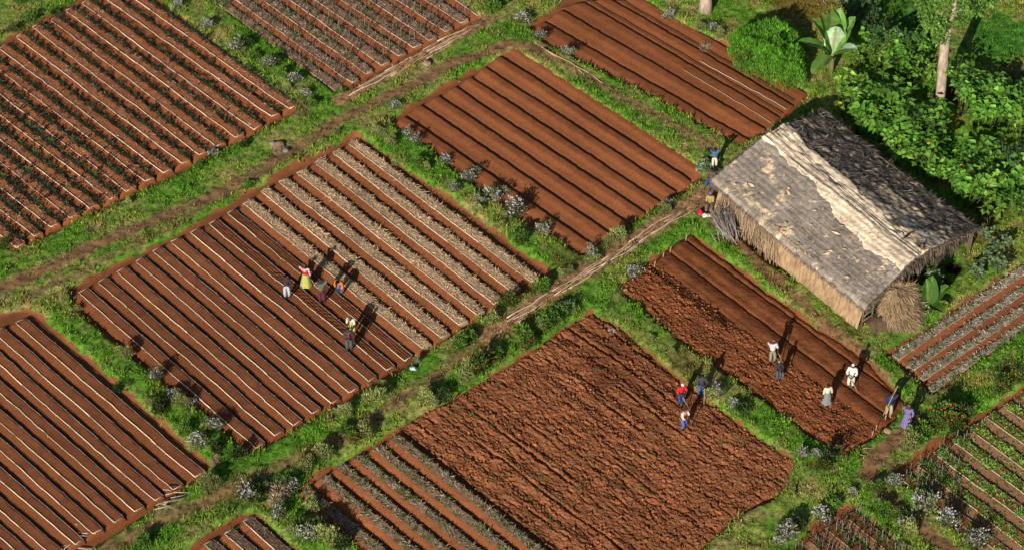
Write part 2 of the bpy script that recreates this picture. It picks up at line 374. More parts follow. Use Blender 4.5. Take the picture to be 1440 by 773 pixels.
def make_bed(name, S, E, Ns, Ne, label, group, top, edge=True, prof=PROF_BED, h=1.0, rough=.02, face=SOIL, rows=0, pits=False, endedge=True, poleC=(.84, .72, .57), poleR=.029, back=True, seed=0, cat='planting bed', partname='soil'):
    S, E, Ns, Ne = [np.asarray(v, float)[:2] for v in (S, E, Ns, Ne)]
    Lg = np.linalg.norm(E - S); nt = max(8, int(Lg / .13)); pu, pz = np.array(prof[0]), np.array(prof[1])
    if rows or pits or rough > .03:
        pu2 = np.sort(np.unique(np.r_[pu, np.linspace(0, .44, 14)])); pz = np.interp(pu2, pu, pz); pu = pu2
    e = .12 / Lg
    tt = np.r_[-e, -e * .45, np.linspace(0, 1, nt), 1 + e * .45, 1 + e]; he = np.r_[0, .55, np.ones(nt), .55, 0]
    T, U = np.meshgrid(tt, pu, indexing='ij')
    top = np.asarray(top, float) * rng.uniform(.88, 1.1); face = np.asarray(face, float) * rng.uniform(.88, 1.1)
    # wavering sides
    wob = (fbm(T * Lg * .35, np.zeros_like(T) + seed, 51) - .5) * .075 + (fbm(T * Lg * 2.2, U * 2 + seed * 3, 52) - .5) * .07
    XY = ends(S, E, Ns, Ne, T, U + wob)
    Z = pz[None] * h
    nz = (fbm(XY[..., 0] * 5, XY[..., 1] * 5, 53, 3) - .5) * 2 * rough + (fbm(XY[..., 0] * .9, XY[..., 1] * .9, 54, 2) - .5) * .05
    if rows: nz = nz + .022 * np.cos(U * 2 * math.pi * rows / .46) * ((U > 0) & (U < .46))
    if pits:
        ph = np.sin(T * Lg * 2 * math.pi / .42 + np.floor(U / .23) * 1.3) * np.sin(U * 2 * math.pi / .23)
        nz = nz + (.075 * ph - .02) * ((U > .02) & (U < .44)) * (T > pits[0]) * (T < pits[1])
    Z = Z * he[:, None] + nz * np.clip(Z / .1, 0, 1) - (1 - he[:, None]) * .05
    topm = sst(-.03, .05, U + wob * .5) * (1 - sst(.44, .49, U)) * he[:, None]
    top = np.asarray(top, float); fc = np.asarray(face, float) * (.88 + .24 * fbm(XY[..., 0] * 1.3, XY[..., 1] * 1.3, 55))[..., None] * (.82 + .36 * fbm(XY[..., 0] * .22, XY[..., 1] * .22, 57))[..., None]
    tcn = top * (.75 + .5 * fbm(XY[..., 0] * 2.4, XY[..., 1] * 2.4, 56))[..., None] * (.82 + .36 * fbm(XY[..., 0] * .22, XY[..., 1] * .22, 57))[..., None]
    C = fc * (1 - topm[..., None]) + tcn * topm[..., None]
    mid = (S + E) / 2; base = np.array([mid[0], mid[1], 0.])
    root = thing(name, label, cat, base, group=group)
    V = np.c_[XY.reshape(-1, 2), Z.ravel()] - base
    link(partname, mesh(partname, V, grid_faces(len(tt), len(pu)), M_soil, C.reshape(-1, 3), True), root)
    b = dict(S=S, E=E, Ns=Ns, Ne=Ne, L=Lg, root=root, base=base, h=h)
    if edge:
        pc = np.array(poleC)
        def rail(t0, u0, t1, u1, r, c, pegs):
            mb = MB(); n = max(3, int(np.linalg.norm(bed_xy(b, t1, u1) - bed_xy(b, t0, u0)) / .55))
            k = np.linspace(0, 1, n); t = t0 + (t1 - t0) * k; u = u0 + (u1 - u0) * k
            w = (fbm(t * Lg * .35, np.zeros(n) + seed, 51) - .5) * .075 * abs(t1 - t0 > .5)
            xy = bed_xy(b, t, u + w); xy = xy + rng.normal(size=xy.shape) * .012
            z = .215 * h + rng.normal(size=n) * .008 + (fbm(xy[:, 0] * .9, xy[:, 1] * .9, 54, 2) - .5) * .05
            # split poles laid end to end
            i = 0
            while i < n - 1:
                j = min(n - 1, i + int(rng.integers(5, 9)))
                if n - 1 - j < 3: j = n - 1
                pts = np.c_[xy[i:j + 1], z[i:j + 1]] - base
                mb.tube(pts, r * rng.uniform(.65, 1.2), c * rng.uniform(.68, 1.15) * np.array([1, rng.uniform(.9, 1), rng.uniform(.82, 1)]), 5)
                i = j
            if pegs:
                for q in np.arange(.5, n - 1, 2.2):
                    p = np.array([np.interp(q, np.arange(n), xy[:, 0]), np.interp(q, np.arange(n), xy[:, 1]), 0]) - base
                    p[:2] -= (b['Ns'] / np.linalg.norm(b['Ns'])) * r * 1.6 * (1 if u0 < .2 else -1)
                    mb.tube([p + (0, 0, .1 * h), p + (rng.normal() * .01, rng.normal() * .01, .27 * h)], .016, c * .8, 5)
            return mb
        link('edging_pole', rail(0, 0, 1, 0, poleR, pc, True).mesh('edging_pole', M_pole), root)
        if back: link('edging_pole', rail(0, .465, 1, .465, poleR * .45, np.array([.36, .34, .36]), True).mesh('edging_pole', M_pole), root)  # rail on the shadow side, its shade painted as a dark grey-blue
        if endedge:
            link('edging_pole', rail(1, 0, 1, .45, poleR * .8, pc * .95, True).mesh('edging_pole', M_pole), root)
            link('edging_pole', rail(0, 0, 0, .45, poleR * .8, pc * .8, False).mesh('edging_pole', M_pole), root)
    return b
def lines_to_beds(lines, z=.2):
    A = [(G(x0, y0, z)[:2], G(x1, y1, z)[:2]) for x0, y0, x1, y1 in lines]
    out = []
    for i, (S, E) in enumerate(A):
        if i + 1 < len(A): Ns, Ne = A[i + 1][0] - S, A[i + 1][1] - E
        else: Ns, Ne = out[-1][2], out[-1][3]
        d = (E - S) / np.linalg.norm(E - S)      # keep the cross direction square to the bed at the ends, for even pitch
        out.append((S, E, Ns, Ne))
    return out
def from_furrows(f, k=.44, extra=True):
    f = list(f); out = []
    for a, b in zip(f[:-1], f[1:]): out.append(tuple(a[i] + k * (b[i] - a[i]) for i in range(4)))
    return out
def scatter_on(b, n, u0=.02, u1=.44, t0=0., t1=1.):
    t = rng.uniform(t0, t1, n); u = rng.uniform(u0, u1, n)
    xy = bed_xy(b, t, u); return np.c_[xy, np.full(n, .2 * b['h'])] - b['base']

# straw mulch / stubble / weeds as parts lying on a bed
def add_straw(b, dens=150, u0=0.02, u1=.45, cols=((.74, .52, .32), (.56, .38, .23), (.86, .64, .42)), name='straw_mulch', lab=None):
    A = b['L'] * np.linalg.norm(b['Ns']) * (u1 - u0); n = int(A * dens)
    P = scatter_on(b, n, u0, u1); P[:, 2] += rng.uniform(-.005, .05, n)
    D = np.c_[rng.normal(size=(n, 2)), rng.normal(size=n) * .22]
    C = np.array(cols)[rng.integers(0, len(cols), n)] * rng.uniform(.6, 1.2, (n, 1))
    xy = P[:, :2] + b['base'][:2]; C *= (.7 + .6 * fbm(xy[:, 0] * .9, xy[:, 1] * .9, 71))[:, None]
    mb = MB(); mb.leaves(P, D, rng.uniform(.1, .34, n), rng.uniform(.012, .026, n), C)
    o = link(name, mb.mesh(name, M_straw), b['root']); o['kind'] = 'stuff'
    if lab: o['label'] = lab
def add_weeds(b, n, u0=.02, u1=.44, name='weeds', c=(.1, .19, .03), size=.12, t0=0., t1=1.):
    P = scatter_on(b, n, u0, u1, t0, t1); k = 6; P = np.repeat(P, k, 0) + np.c_[rng.normal(size=(n * k, 2)) * .05, np.zeros(n * k)]
    D = np.c_[rng.normal(size=(n * k, 2)), rng.uniform(.2, 1.2, n * k)]
    mb = MB(); mb.leaves(P, D, size * rng.uniform(.5, 1.3, n * k), size * .22, np.array(c) * np.repeat(rng.uniform(.5, 1.4, (n, 1)), k, 0))
    o = link(name, mb.mesh(name, M_leaf), b['root']); o['kind'] = 'stuff'

# --- seedling field, upper left
l1 = [(188, 0, 407, 155), (148, 0, 382, 166), (116, 7, 357, 185), (92.5, 17, 331, 195), (72, 30, 304, 208), (45, 40, 281, 220), (23.5, 54, 256, 232), (0, 70, 230, 245), (-30, 78, 205, 257), (-60, 88, 178, 271), (-88, 96, 155, 282), (-100, 121, 126, 295), (-100, 149, 99, 308), (-100, 186, 72, 321), (-100, 218, 49, 334), (-100, 255, 23.5, 350)]
l1[0] = (160, -20, 407, 155); l1[1] = (135, -9, 382, 166)
l1 = l1[::-1]
bs1 = lines_to_beds(l1); SEED_SPOTS = []
for i, (S, E, Ns, Ne) in enumerate(bs1):
    k = len(bs1) - 1 - i
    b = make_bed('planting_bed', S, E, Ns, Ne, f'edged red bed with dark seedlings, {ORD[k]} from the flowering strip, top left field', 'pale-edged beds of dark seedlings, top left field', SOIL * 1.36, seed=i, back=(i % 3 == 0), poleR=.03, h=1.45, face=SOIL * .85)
    n = int(b['L'] / .27)
    for r, (uu, sz, p) in enumerate(((.41, .58, .85), (.5, .5, .75), (.22, .26, .1 + .3 * (i < 6)))):
        for q in range(n):
            if rng.random() < p:
                t = (q + rng.uniform(.1, .9)) / n; xy = bed_xy(b, t, uu + rng.normal() * .025)
                SEED_SPOTS.append((xy[0], xy[1], .25 if r != 1 else .13, sz * rng.uniform(.7, 1.35) * (1.3 if i < 7 else 1)))
    add_straw(b, 45, cols=((.5, .34, .26), (.42, .27, .18), (.56, .42, .34)), name='dry_litter')
# --- staked field, top
l2 = [(641, 0, 672, 22), (598, 0, 648, 32), (559, 0, 626, 45), (520, 0, 604, 57), (480, 0, 581, 67), (442, 0, 561, 79), (407, 0, 537, 92), (370, 0, 515, 104), (331, 0, 495, 117), (303, 3, 473, 129)]
l2 = [(x0 - (55) / ((y1 - y0) / (x1 - x0)), y0 - 55, x1, y1) for x0, y0, x1, y1 in l2][::-1]
bs2 = lines_to_beds(l2); CANE = []
for i, (S, E, Ns, Ne) in enumerate(bs2):
    k = len(bs2) - 1 - i
    b = make_bed('planting_bed', S, E, Ns, Ne, f'edged bed of withered staked plants, {ORD[k]} from the top end of the pole pile', 'white-edged beds of withered staked plants', (.37, .2, .12), seed=30 + i, poleC=(.66, .6, .54), h=.9)
    add_straw(b, 75, cols=((.54, .4, .32), (.38, .27, .2), (.64, .53, .44)), name='withered_litter'); add_weeds(b, int(b['L'] * 4.5))
    m = int(b['L'] / .42)
    for q in range(m):
        for uu in (.12, .38):
            if rng.random() < .62:
                xy = bed_xy(b, (q + rng.uniform(.2, .8)) / m, uu + rng.normal() * .02); CANE.append((0, xy[0], xy[1], .19, rng.random() < .22))
# --- bare ridge fields
f4 = [(549, 180, 810, 360), (572, 161, 835, 343), (594, 146, 860, 327), (620, 135, 889, 315), (643, 121, 909, 298), (665, 108, 929, 283), (685, 94, 954, 268), (705, 77, 972, 252), (727, 62, 993, 238)]
bs4 = lines_to_beds(from_furrows(f4, .5), .12)
for i, (S, E, Ns, Ne) in enumerate(bs4):
    make_bed('soil_ridge', S, E, Ns, Ne, f'smooth bare red soil ridge, {ORD[i]} from the white bushes, field left of the hut', 'bare ridges in the field left of the hut', SOIL * 1.02, face=SOIL * 1.0, edge=False, prof=PROF_RIDGE, seed=60 + i, rough=.014, h=1.25, partname='crest', cat='soil ridge')
f3 = [(742, 48, 1034, 214), (769, 27, 1056, 195), (793, 13, 1078, 180), (820, 0, 1100, 164), (865, 0, 1116, 146), (905, -2, 1136, 130)]
bs3 = lines_to_beds(from_furrows(f3, .5), .12)
for i, (S, E, Ns, Ne) in enumerate(bs3):
    b = make_bed('soil_ridge', S, E, Ns, Ne, f'bare red soil ridge, {ORD[i]} from the footpath, field above the hut', 'bare ridges in the field above the hut', SOIL * 1.0, face=SOIL * .97, edge=False, prof=PROF_RIDGE, seed=70 + i, rough=.02, h=1.05, partname='crest', cat='soil ridge')
# --- mulch field, centre left
l5 = [(111, 411, 360, 629), (138, 396, 386, 612), (164, 382, 413, 597), (191, 367, 439, 581), (215, 353, 466, 566), (240, 340, 492, 551), (268, 327, 519, 535), (294, 315, 543, 520), (320, 299, 569, 507), (343, 288, 593, 490), (367, 270, 620, 475), (392, 257, 645, 457), (418, 244, 671, 443), (443, 229, 695, 428), (468, 216, 720, 411), (490, 203, 747, 397)]
bs5 = lines_to_beds(l5); B5 = []
for i, (S, E, Ns, Ne) in enumerate(bs5):
    straw = i >= 9
    if straw: lab = f'straw-covered bed with pale edging, {ORD[15 - i]} from the white-flowered bushes'
    elif i < 7: lab = f'smooth brown bed with pale edging, {ORD[i]} from left end, field with straw-covered beds'
    else: lab = ['bed being dug into pits by workers, beside the smooth brown beds', 'finely furrowed dark bed beside the straw-covered beds'][i - 7]
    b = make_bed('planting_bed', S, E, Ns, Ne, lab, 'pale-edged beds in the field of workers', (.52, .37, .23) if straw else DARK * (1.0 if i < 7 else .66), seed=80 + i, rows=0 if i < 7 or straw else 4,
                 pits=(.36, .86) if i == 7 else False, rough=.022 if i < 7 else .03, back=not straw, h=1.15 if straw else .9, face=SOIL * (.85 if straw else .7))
    B5.append(b)
    if straw: add_straw(b, 250)
# --- field, lower left
l6 = [(22, 453, 274, 670.5), (-10, 466, 244, 688), (-35, 482, 217, 703), (-50, 508, 189.5, 718), (-50, 549, 160.5, 733.5), (-50, 588, 131, 750), (-50, 631, 105.5, 765), (-50, 672, 76, 782), (-50, 710, 48, 796), (-50, 752, 10, 806)][::-1]
for i, (S, E, Ns, Ne) in enumerate(lines_to_beds(l6)):
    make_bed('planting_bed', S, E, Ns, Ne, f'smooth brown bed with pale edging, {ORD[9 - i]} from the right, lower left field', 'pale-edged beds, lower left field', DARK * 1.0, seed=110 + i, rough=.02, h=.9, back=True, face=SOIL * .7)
# --- weedy beds below the ploughed field
f8 = [(413, 700, 520, 790), (437, 681, 550, 773), (462, 666, 595, 773), (487, 648, 636, 773), (511, 639, 683, 773), (539, 624, 727, 773), (562, 608, 770, 773)]
f8 = [(a, b_, a + (c - a) * (820 - b_) / (d - b_), 820) for a, b_, c, d in f8]
for i, (S, E, Ns, Ne) in enumerate(lines_to_beds(from_furrows(f8, .44))):
    b = make_bed('planting_bed', S, E, Ns, Ne, f'unedged bed of grey stubble and weeds, {ORD[5 - i]} from the rough ploughed soil', 'stubble beds beside the ploughed field', (.33, .2, .13), edge=False, seed=130 + i, h=1.2)
    add_straw(b, 110, cols=((.52, .4, .31), (.4, .28, .2), (.62, .5, .4)), name='stubble'); add_weeds(b, int(b['L'] * 13))
# --- small corner beds at the bottom
l9 = [(287, 765, 345, 815), (316, 750, 391, 815), (342, 733, 436, 815)]
for i, (S, E, Ns, Ne) in enumerate(lines_to_beds(l9)):
    b = make_bed('planting_bed', S, E, Ns, Ne, f'pale-edged stubble bed, {["lowest", "middle", "uppermost"][i]} of three, bottom corner field', 'three beds of the bottom corner field', (.2, .11, .065), seed=140 + i, h=1)
    add_straw(b, 70, cols=((.34, .29, .25), (.24, .17, .13)), name='stubble'); add_weeds(b, int(b['L'] * 5))
# --- stubble beds right of the hut (run the other way; the top lies uphill of the edging)
l11 = [(1265, 504, 1520, 331), (1285, 519, 1520, 357), (1300, 533, 1520, 385), (1312, 550, 1520, 407)]
A = [(G(a, b_, .2)[:2], G(c, d, .2)[:2]) for a, b_, c, d in l11]
for i, (S, E) in enumerate(A):
    j = max(i - 1, 0)
    Ns, Ne = (A[j][0] - A[j + 1][0]) * 1.05, (A[j][1] - A[j + 1][1]) * 1.05
    b = make_bed('planting_bed', E, S, Ne, Ns, f'edged bed of grey stubble and green weeds, {ORD[i]} from the hut side', 'stubble beds to the right of the hut', (.44, .35, .26), face=SOIL * .95, seed=150 + i, h=.8, poleC=(.5, .38, .3), poleR=.022, back=False, prof=([-.5, -.42, -.32, -.16, -.05, 0, .08, .2, .34, .46, .52, .56], [-.05, 0, .05, .14, .19, .205, .2, .195, .2, .19, .06, -.05]))
    add_straw(b, 120, cols=((.6, .5, .4), (.46, .36, .28), (.7, .6, .5)), name='stubble', u1=.5); add_weeds(b, int(b['L'] * 13), u1=.5)
# --- cane fields, lower right
l12 = [(1265, 670, 1440, 803), (1291, 654, 1485, 803), (1313, 636, 1520, 790), (1338, 618, 1520, 752), (1362.5, 601, 1520, 718), (1387, 585, 1520, 680), (1411, 570, 1520, 645), (1436, 555, 1520, 612)]
for i, (S, E, Ns, Ne) in enumerate(lines_to_beds(l12)):
    b = make_bed('planting_bed', S, E, Ns, Ne, f'white-edged bed of staked green plants, {ORD[i]} from the winding footpath', 'beds of staked green plants, lower right field', SOIL * .95, face=(.27, .14, .075), seed=160 + i, h=.7, poleC=(.68, .6, .5))
    add_weeds(b, int(b['L'] * (7 if i < 1 else 22)), name='low_leaves', c=(.2, .35, .06), size=.18); add_weeds(b, int(b['L'] * 5), -.38, 0, 'verge_weeds', (.2, .32, .07), .13)
    m = int(b['L'] / .36)
    for q in range(m):
        for uu in (.16, .42):
            if rng.random() < .78: 
                xy = bed_xy(b, (q + rng.uniform(.2, .8)) / m, uu + rng.normal() * .02); CANE.append((1, xy[0], xy[1], .16, rng.random() < (.3 if i == 0 else .85)))
l13 = [(1112, 775, 1175, 825), (1136.5, 758, 1218, 825), (1161, 742, 1262, 822), (1189, 725, 1310, 822)]
for i, (S, E, Ns, Ne) in enumerate(lines_to_beds(l13)):
    b = make_bed('planting_bed', S, E, Ns, Ne, f'bed of bare canes, {ORD[i]} from the left, bottom field', 'beds of bare canes, bottom field', SOIL * .85, face=(.27, .14, .075), seed=170 + i, h=.7, poleC=(.5, .38, .3))
    add_weeds(b, int(b['L'] * 8), name='low_leaves', c=(.09, .16, .035), size=.14)
    m = int(b['L'] / .26)
    for q in range(m):
        for uu in (.1, .36):
            if rng.random() < .8:
                xy = bed_xy(b, (q + rng.uniform(.2, .8)) / m, uu + rng.normal() * .02); CANE.append((2, xy[0], xy[1], .16, rng.random() < .4))

# seedlings: prototypes and copies
def sprout_mesh(c, k=26, h=.5, sp_=.3, leaf=.16):
    mb = MB(); a = rng.uniform(0, 6.28, k); z = rng.uniform(.05, 1, k) * h
    r = sp_ * rng.random(k) * (1.1 - z / h * .6)
    P = np.c_[np.cos(a) * r, np.sin(a) * r, z]
    D = np.c_[np.cos(a), np.sin(a), rng.uniform(-.2, .9, k)]
    mb.leaves(P, D, leaf * rng.uniform(.6, 1.3, k), leaf * .3, np.array(c) * rng.uniform(.45, 1.5, (k, 1)), fold=.3)
    mb.tube([(0, 0, -.05), (.01, 0, h * .9)], [.018, .01], np.array(c) * .8, 4)
    return mb
seed_me = [sprout_mesh(c, 24, .5, .26, .2).mesh('seedling', M_leaf) for c in ((.035, .04, .022), (.045, .062, .03), (.065, .06, .035), (.06, .1, .035))]
SEED_SPOTS.sort(key=lambda s: (-(s[3]) + (0 if abs(s[0]) < s[1] * .262 else 9)))
for x, y, z, s in SEED_SPOTS[:300]:
    tag(link('seedling', seed_me[int(rng.integers(4))], None, (x, y, z), rng.uniform(0, 6.28), s), 'dark leafy seedling growing on an edged red bed, top left field', 'seedling', 'dark seedlings in the top left field')
def bake(spots, mes):
    Vs, Fs, Cs = [], [], []; n = 0; cache = []
    for me in mes:
        v = np.zeros(len(me.vertices) * 3, np.float32); me.vertices.foreach_get('co', v)
        me.calc_loop_triangles(); f = np.zeros(len(me.loop_triangles) * 3, np.int32); me.loop_triangles.foreach_get('vertices', f)
        c = np.zeros(len(me.vertices) * 4, np.float32); me.color_attributes['Col'].data.foreach_get('color', c)
        cache.append((v.reshape(-1, 3), f.reshape(-1, 3), c.reshape(-1, 4)))
    for x, y, z, s in spots:
        v, f, c = cache[int(rng.integers(len(cache)))]; a = rng.uniform(0, 6.28); ca, sa = math.cos(a), math.sin(a)
        Vs.append(np.c_[v[:, 0] * ca - v[:, 1] * sa, v[:, 0] * sa + v[:, 1] * ca, v[:, 2]] * s + (x, y, z)); Fs.append(f + n); Cs.append(c); n += len(v)
    return np.concatenate(Vs), np.concatenate(Fs), np.concatenate(Cs)
V, F, C = bake(SEED_SPOTS[300:], seed_me)
tag(link('seedling_growth', mesh('seedling_growth', V, F, M_leaf, C)), 'small sparse seedling growth between the larger seedlings, top left field', 'seedlings', kind='stuff')

# staked plants: cane + foliage
def cane_proto(h, c, k, dead):
    mb = MB(); mb.tube([(0, 0, -.05), (.01, .0, h * .5), (.02, .015, h)], [.012, .011, .009], (.42, .35, .29), 5)
    f = sprout_mesh(c, k, h * .62, .17, .13)
    return mb.mesh('cane', M_wood), f.mesh('foliage', M_leaf)
protos = {}
for kind, (lab, grp, nm) in enumerate((('withered plant tied to a thin grey cane in the top staked field', 'staked plants in the top field', 'staked_plant'),
                                       ('young green plant tied to a thin cane in the lower right field', 'staked plants in the lower right field', 'staked_plant'),
                                       ('thin grey cane with a small plant at its foot, bottom field', 'canes in the bottom field', 'staked_plant'))):
    for green in (0, 1):
        for v in range(3):
            cc = ((.08, .17, .035) if green else (.16, .12, .075)) if kind != 1 else ((.1, .2, .045) if green else (.14, .16, .06))
            cm, fm = cane_proto(rng.uniform(.6, .95), cc, (22, 34, 22)[kind] if green else 9, not green)
            protos[kind, green, v] = (cm, fm)
    spots = [c for c in CANE if c[0] == kind and abs(c[1]) < c[2] * .262]
    lim = (95, 145, 55)[kind]; spots = [spots[q] for q in rng.permutation(len(spots))]; spots.sort(key=lambda q: -q[4])
    first = {}
    for (k_, x, y, z, green) in spots[:lim]:
        key = (kind, int(green), int(rng.integers(3)))
        if key not in first:
            r = thing(nm, lab, 'staked plant', group=grp); link('cane', protos[key][0], r); link('foliage', protos[key][1], r); first[key] = r
        else: r = copy_tree(first[key])
        r.location = (x, y, z); r.rotation_euler = (rng.normal() * .06, rng.normal() * .06, rng.uniform(0, 6.28)); s = rng.uniform(.8, 1.25); r.scale = (s, s, s)

    if spots[lim:]:
        Va, Fa, Ca = bake([(c[1], c[2], c[3], rng.uniform(.75, 1.2)) for c in spots[lim:]], [protos[kind, int(spots[-1][4]), v][1] for v in range(3)])
        cb_ = MB(); cb_.add(Va, None, Fa, Ca[:, :3])
        for c in spots[lim:]: cb_.tube([(c[1], c[2], c[3] - .05), (c[1] + rng.normal() * .06, c[2] + rng.normal() * .06, c[3] + rng.uniform(.5, .85))], [.012, .009], (.42, .35, .29), 4)
        tag(link('staked_growth', cb_.mesh('staked_growth', M_leaf)), ('sparse canes and withered growth between', 'thin canes and leafy growth between', 'thin canes standing between')[kind] + ' the ' + grp, 'staked growth', kind='stuff')

# ------------------------------------------------------------------ ploughed soil (clods)
def heightfield(name, key, fn, cfn, res=.046):
    poly = FW[key]; d = G(727, 773)[:2] - G(539, 624)[:2]; d /= np.linalg.norm(d); nrm = np.array([-d[1], d[0]])
    q = np.c_[poly @ d, poly @ nrm]; lo, hi = q.min(0), q.max(0)
    s = np.arange(lo[0], hi[0], res); u = np.arange(lo[1], hi[1], res)
    S_, U_ = np.meshgrid(s, u, indexing='ij'); P = S_.ravel()[:, None] * d + U_.ravel()[:, None] * nrm
    sd = sdist(P, poly); wob = sd + (fbm(P[:, 0] * 1.5, P[:, 1] * 1.5, 91) - .5) * .5
    Z, C, keepv = fn(P, S_.ravel(), U_.ravel(), sd)
    Z = Z * sst(0, -.35, wob) - .05 * sst(-.15, .05, wob)
    F = grid_faces(len(s), len(u)); ok = (wob < .05) & keepv; F = F[ok[F].all(1)]
    used = np.unique(F); mp = np.full(len(P), -1); mp[used] = np.arange(len(used))
    return link(name, mesh(name, np.c_[P, Z][used], mp[F], M_plough, C[used], True)), d, nrm
def clods(P, S, U, a=1.0):
    w = fbm(P[:, 0] * 1.2, P[:, 1] * 1.2, 95) * 1.4
    n1 = 1 - np.abs(2 * fbm(S * 3.6 + w, U * 6.0 - w, 96, 3) - 1); n2 = fbm(S * 8, U * 11, 97, 2); n3 = fbm(S * 4 + 3, U * 9, 94, 2)
    n0 = fbm(S * .6, U * 1.9, 98, 3); n4 = fbm(S * 1.7, U * 6 + w, 93, 3)
    return a * (.02 * (n1 - .6) + .085 * (n2 - .5) + .05 * (vn(S * 19, U * 22, 92) - .5) + .07 * sst(.55, .75, n3) - .13 * sst(.61, .73, n4) + .12 * (n0 - .5))
F8R = (G(562, 606)[:2], G(772, 773)[:2])
def plough_fn(P, S, U, sd):
    e = F8R[1] - F8R[0]; e = e / np.linalg.norm(e); n = np.array([-e[1], e[0]]); q = (P - F8R[0]) @ n
    row = np.cos(U * 2 * math.pi / 1.42 + (fbm(S * .25, U * .3, 99) - .5) * 2); rs = sst(.4, .7, fbm(S * .12, U * .35, 100))
    Z = .09 + clods(P, S, U, .8) + .05 * row * rs
    Z -= .17 * sst(.84, .99, row) * rs * sst(.38, .6, fbm(S * .3, U * .8, 106))
    fresh = sst(G(950, 560)[1] - 3.2, G(950, 560)[1] + 2, P[:, 1] + .55 * (P[:, 0] - G(950, 560)[0]) * 0 + (fbm(P[:, 0] * .5, P[:, 1] * .5, 101) - .5) * 4) * sst(2.5, 5.5, P[:, 0] + (fbm(P[:, 0] * .6, P[:, 1] * .6, 102) - .5) * 3)
    v = fbm(P[:, 0] * 1.1, P[:, 1] * 1.1, 103)
    C = np.array([.33, .124, .057]) * (.76 + .42 * v)[:, None]; C = C * (1 - fresh[:, None] * .36)
    g = sst(.66, .78, fbm(P[:, 0] * 1.3, P[:, 1] * 1.3, 104) * .75 + .25 * fbm(P[:, 0] * 5, P[:, 1] * 5, 105))[:, None] * .5
    C = C * (1 - g) + np.array([.17, .17, .05]) * g
    return Z, C, (q > .12)
o, D7, N7 = heightfield('ploughed_soil', 'plough', plough_fn, None); tag(o, kind='structure'); ploughed = o
def hoed_fn(P, S, U, sd):
    def off(a, b):
        A, B = G(*a)[:2], G(*b)[:2]; e = (B - A) / np.linalg.norm(B - A); return (P - A) @ np.array([-e[1], e[0]])
    d1, d2, d3 = off((966, 340), (1196, 509)), off((945, 358), (1181, 536)), off((924, 374), (1230, 600))
    w = (fbm(S * .7, U * .2, 111) - .5) * .15
    cl = sst(.25, -.3, d3 + w * 3)
    Z = .1 + clods(P, S, U, .75) * cl + (fbm(P[:, 0] * 5, P[:, 1] * 5, 112, 3) - .5) * .05
    for d in (d1, d2): Z += .07 * sst(0, -.5, d + w) * sst(-1.0, -.5, d) - .11 * np.exp(-((d + w - .04) / .09) ** 2)
    Z -= .06 * np.exp(-((d3 + w) / .12) ** 2)
    for c in (.75, -.75): Z += .03 * np.exp(-((d2 + w - c) / .18) ** 2)
    C = SOIL * (.74 + .3 * fbm(P[:, 0] * 1.1, P[:, 1] * 1.1, 113))[:, None] * (1 - .2 * (1 - cl))[:, None]
    st = G(918, 383)[:2], G(1020, 455)[:2]
    wet = (1 - sst(.1, .42, pdist(P, np.array(st)) + (fbm(P[:, 0] * 3, P[:, 1] * 3, 114) - .5) * .5))[:, None]
    C = C * (1 - wet * .8)
    return Z, C, np.ones(len(P), bool)
o, _, _ = heightfield('hoed_soil', 'hoed', hoed_fn, None); tag(o, kind='structure'); hoed = o

# loose clods and crumbs lying on the freshly dug soil
def loose_clods(name, o, n, label, keep=None):
    me = o.data; v = np.zeros(len(me.vertices) * 3, np.float32); me.vertices.foreach_get('co', v); v = v.reshape(-1, 3)
    if keep is not None: v = v[keep(v)]
    w = .35 + sst(.35, .7, fbm(v[:, 0] * .9, v[:, 1] * .9, 118)); P = v[rng.choice(len(v), n, p=w / w.sum())] + rng.normal(size=(n, 3)) * (.03, .03, 0)
    R_ = .018 + .085 * rng.random(n) ** 7 + .014 * rng.random(n)
    base = np.array([(1, 0, 0), (0, 1, 0), (-1, 0, 0), (0, -1, 0), (0, 0, .85), (0, 0, -.6)], float)
    an = rng.uniform(0, 6.28, n); ca, sa = np.cos(an), np.sin(an)
    B = base[None] * rng.uniform(.6, 1.4, (n, 6, 1)) + rng.normal(size=(n, 6, 3)) * .18
    X = B[..., 0] * ca[:, None] - B[..., 1] * sa[:, None]; Y = B[..., 0] * sa[:, None] + B[..., 1] * ca[:, None]
    V = np.stack([X, Y, B[..., 2]], -1) * R_[:, None, None] + P[:, None]; V[..., 2] += R_[:, None] * .25
    T = np.array([(0, 1, 4), (1, 2, 4), (2, 3, 4), (3, 0, 4), (1, 0, 5), (2, 1, 5), (3, 2, 5), (0, 3, 5)])
    F = (np.arange(n)[:, None, None] * 6 + T[None]).reshape(-1, 3)
    C = np.repeat(np.array([.34, .128, .058]) * rng.uniform(.65, 1.25, (n, 1)) * (1 + (rng.random((n, 1)) < .05) * .5), 6, 0)
    tag(link(name, mesh(name, V.reshape(-1, 3), F, M_plough, C)), label, 'clods', kind='stuff')
loose_clods('loose_clods', ploughed, 13000, 'loose red clods and crumbs covering the big ploughed field')
loose_clods('loose_clods', hoed, 4000, 'loose red clods on the freshly hoed half of the workers field', lambda v: ((v[:, :2] - G(924, 374)[:2]) @ (lambda e: np.array([-e[1], e[0]]))((G(1230, 600)[:2] - G(924, 374)[:2]) / np.linalg.norm(G(1230, 600)[:2] - G(924, 374)[:2]))) < .1)
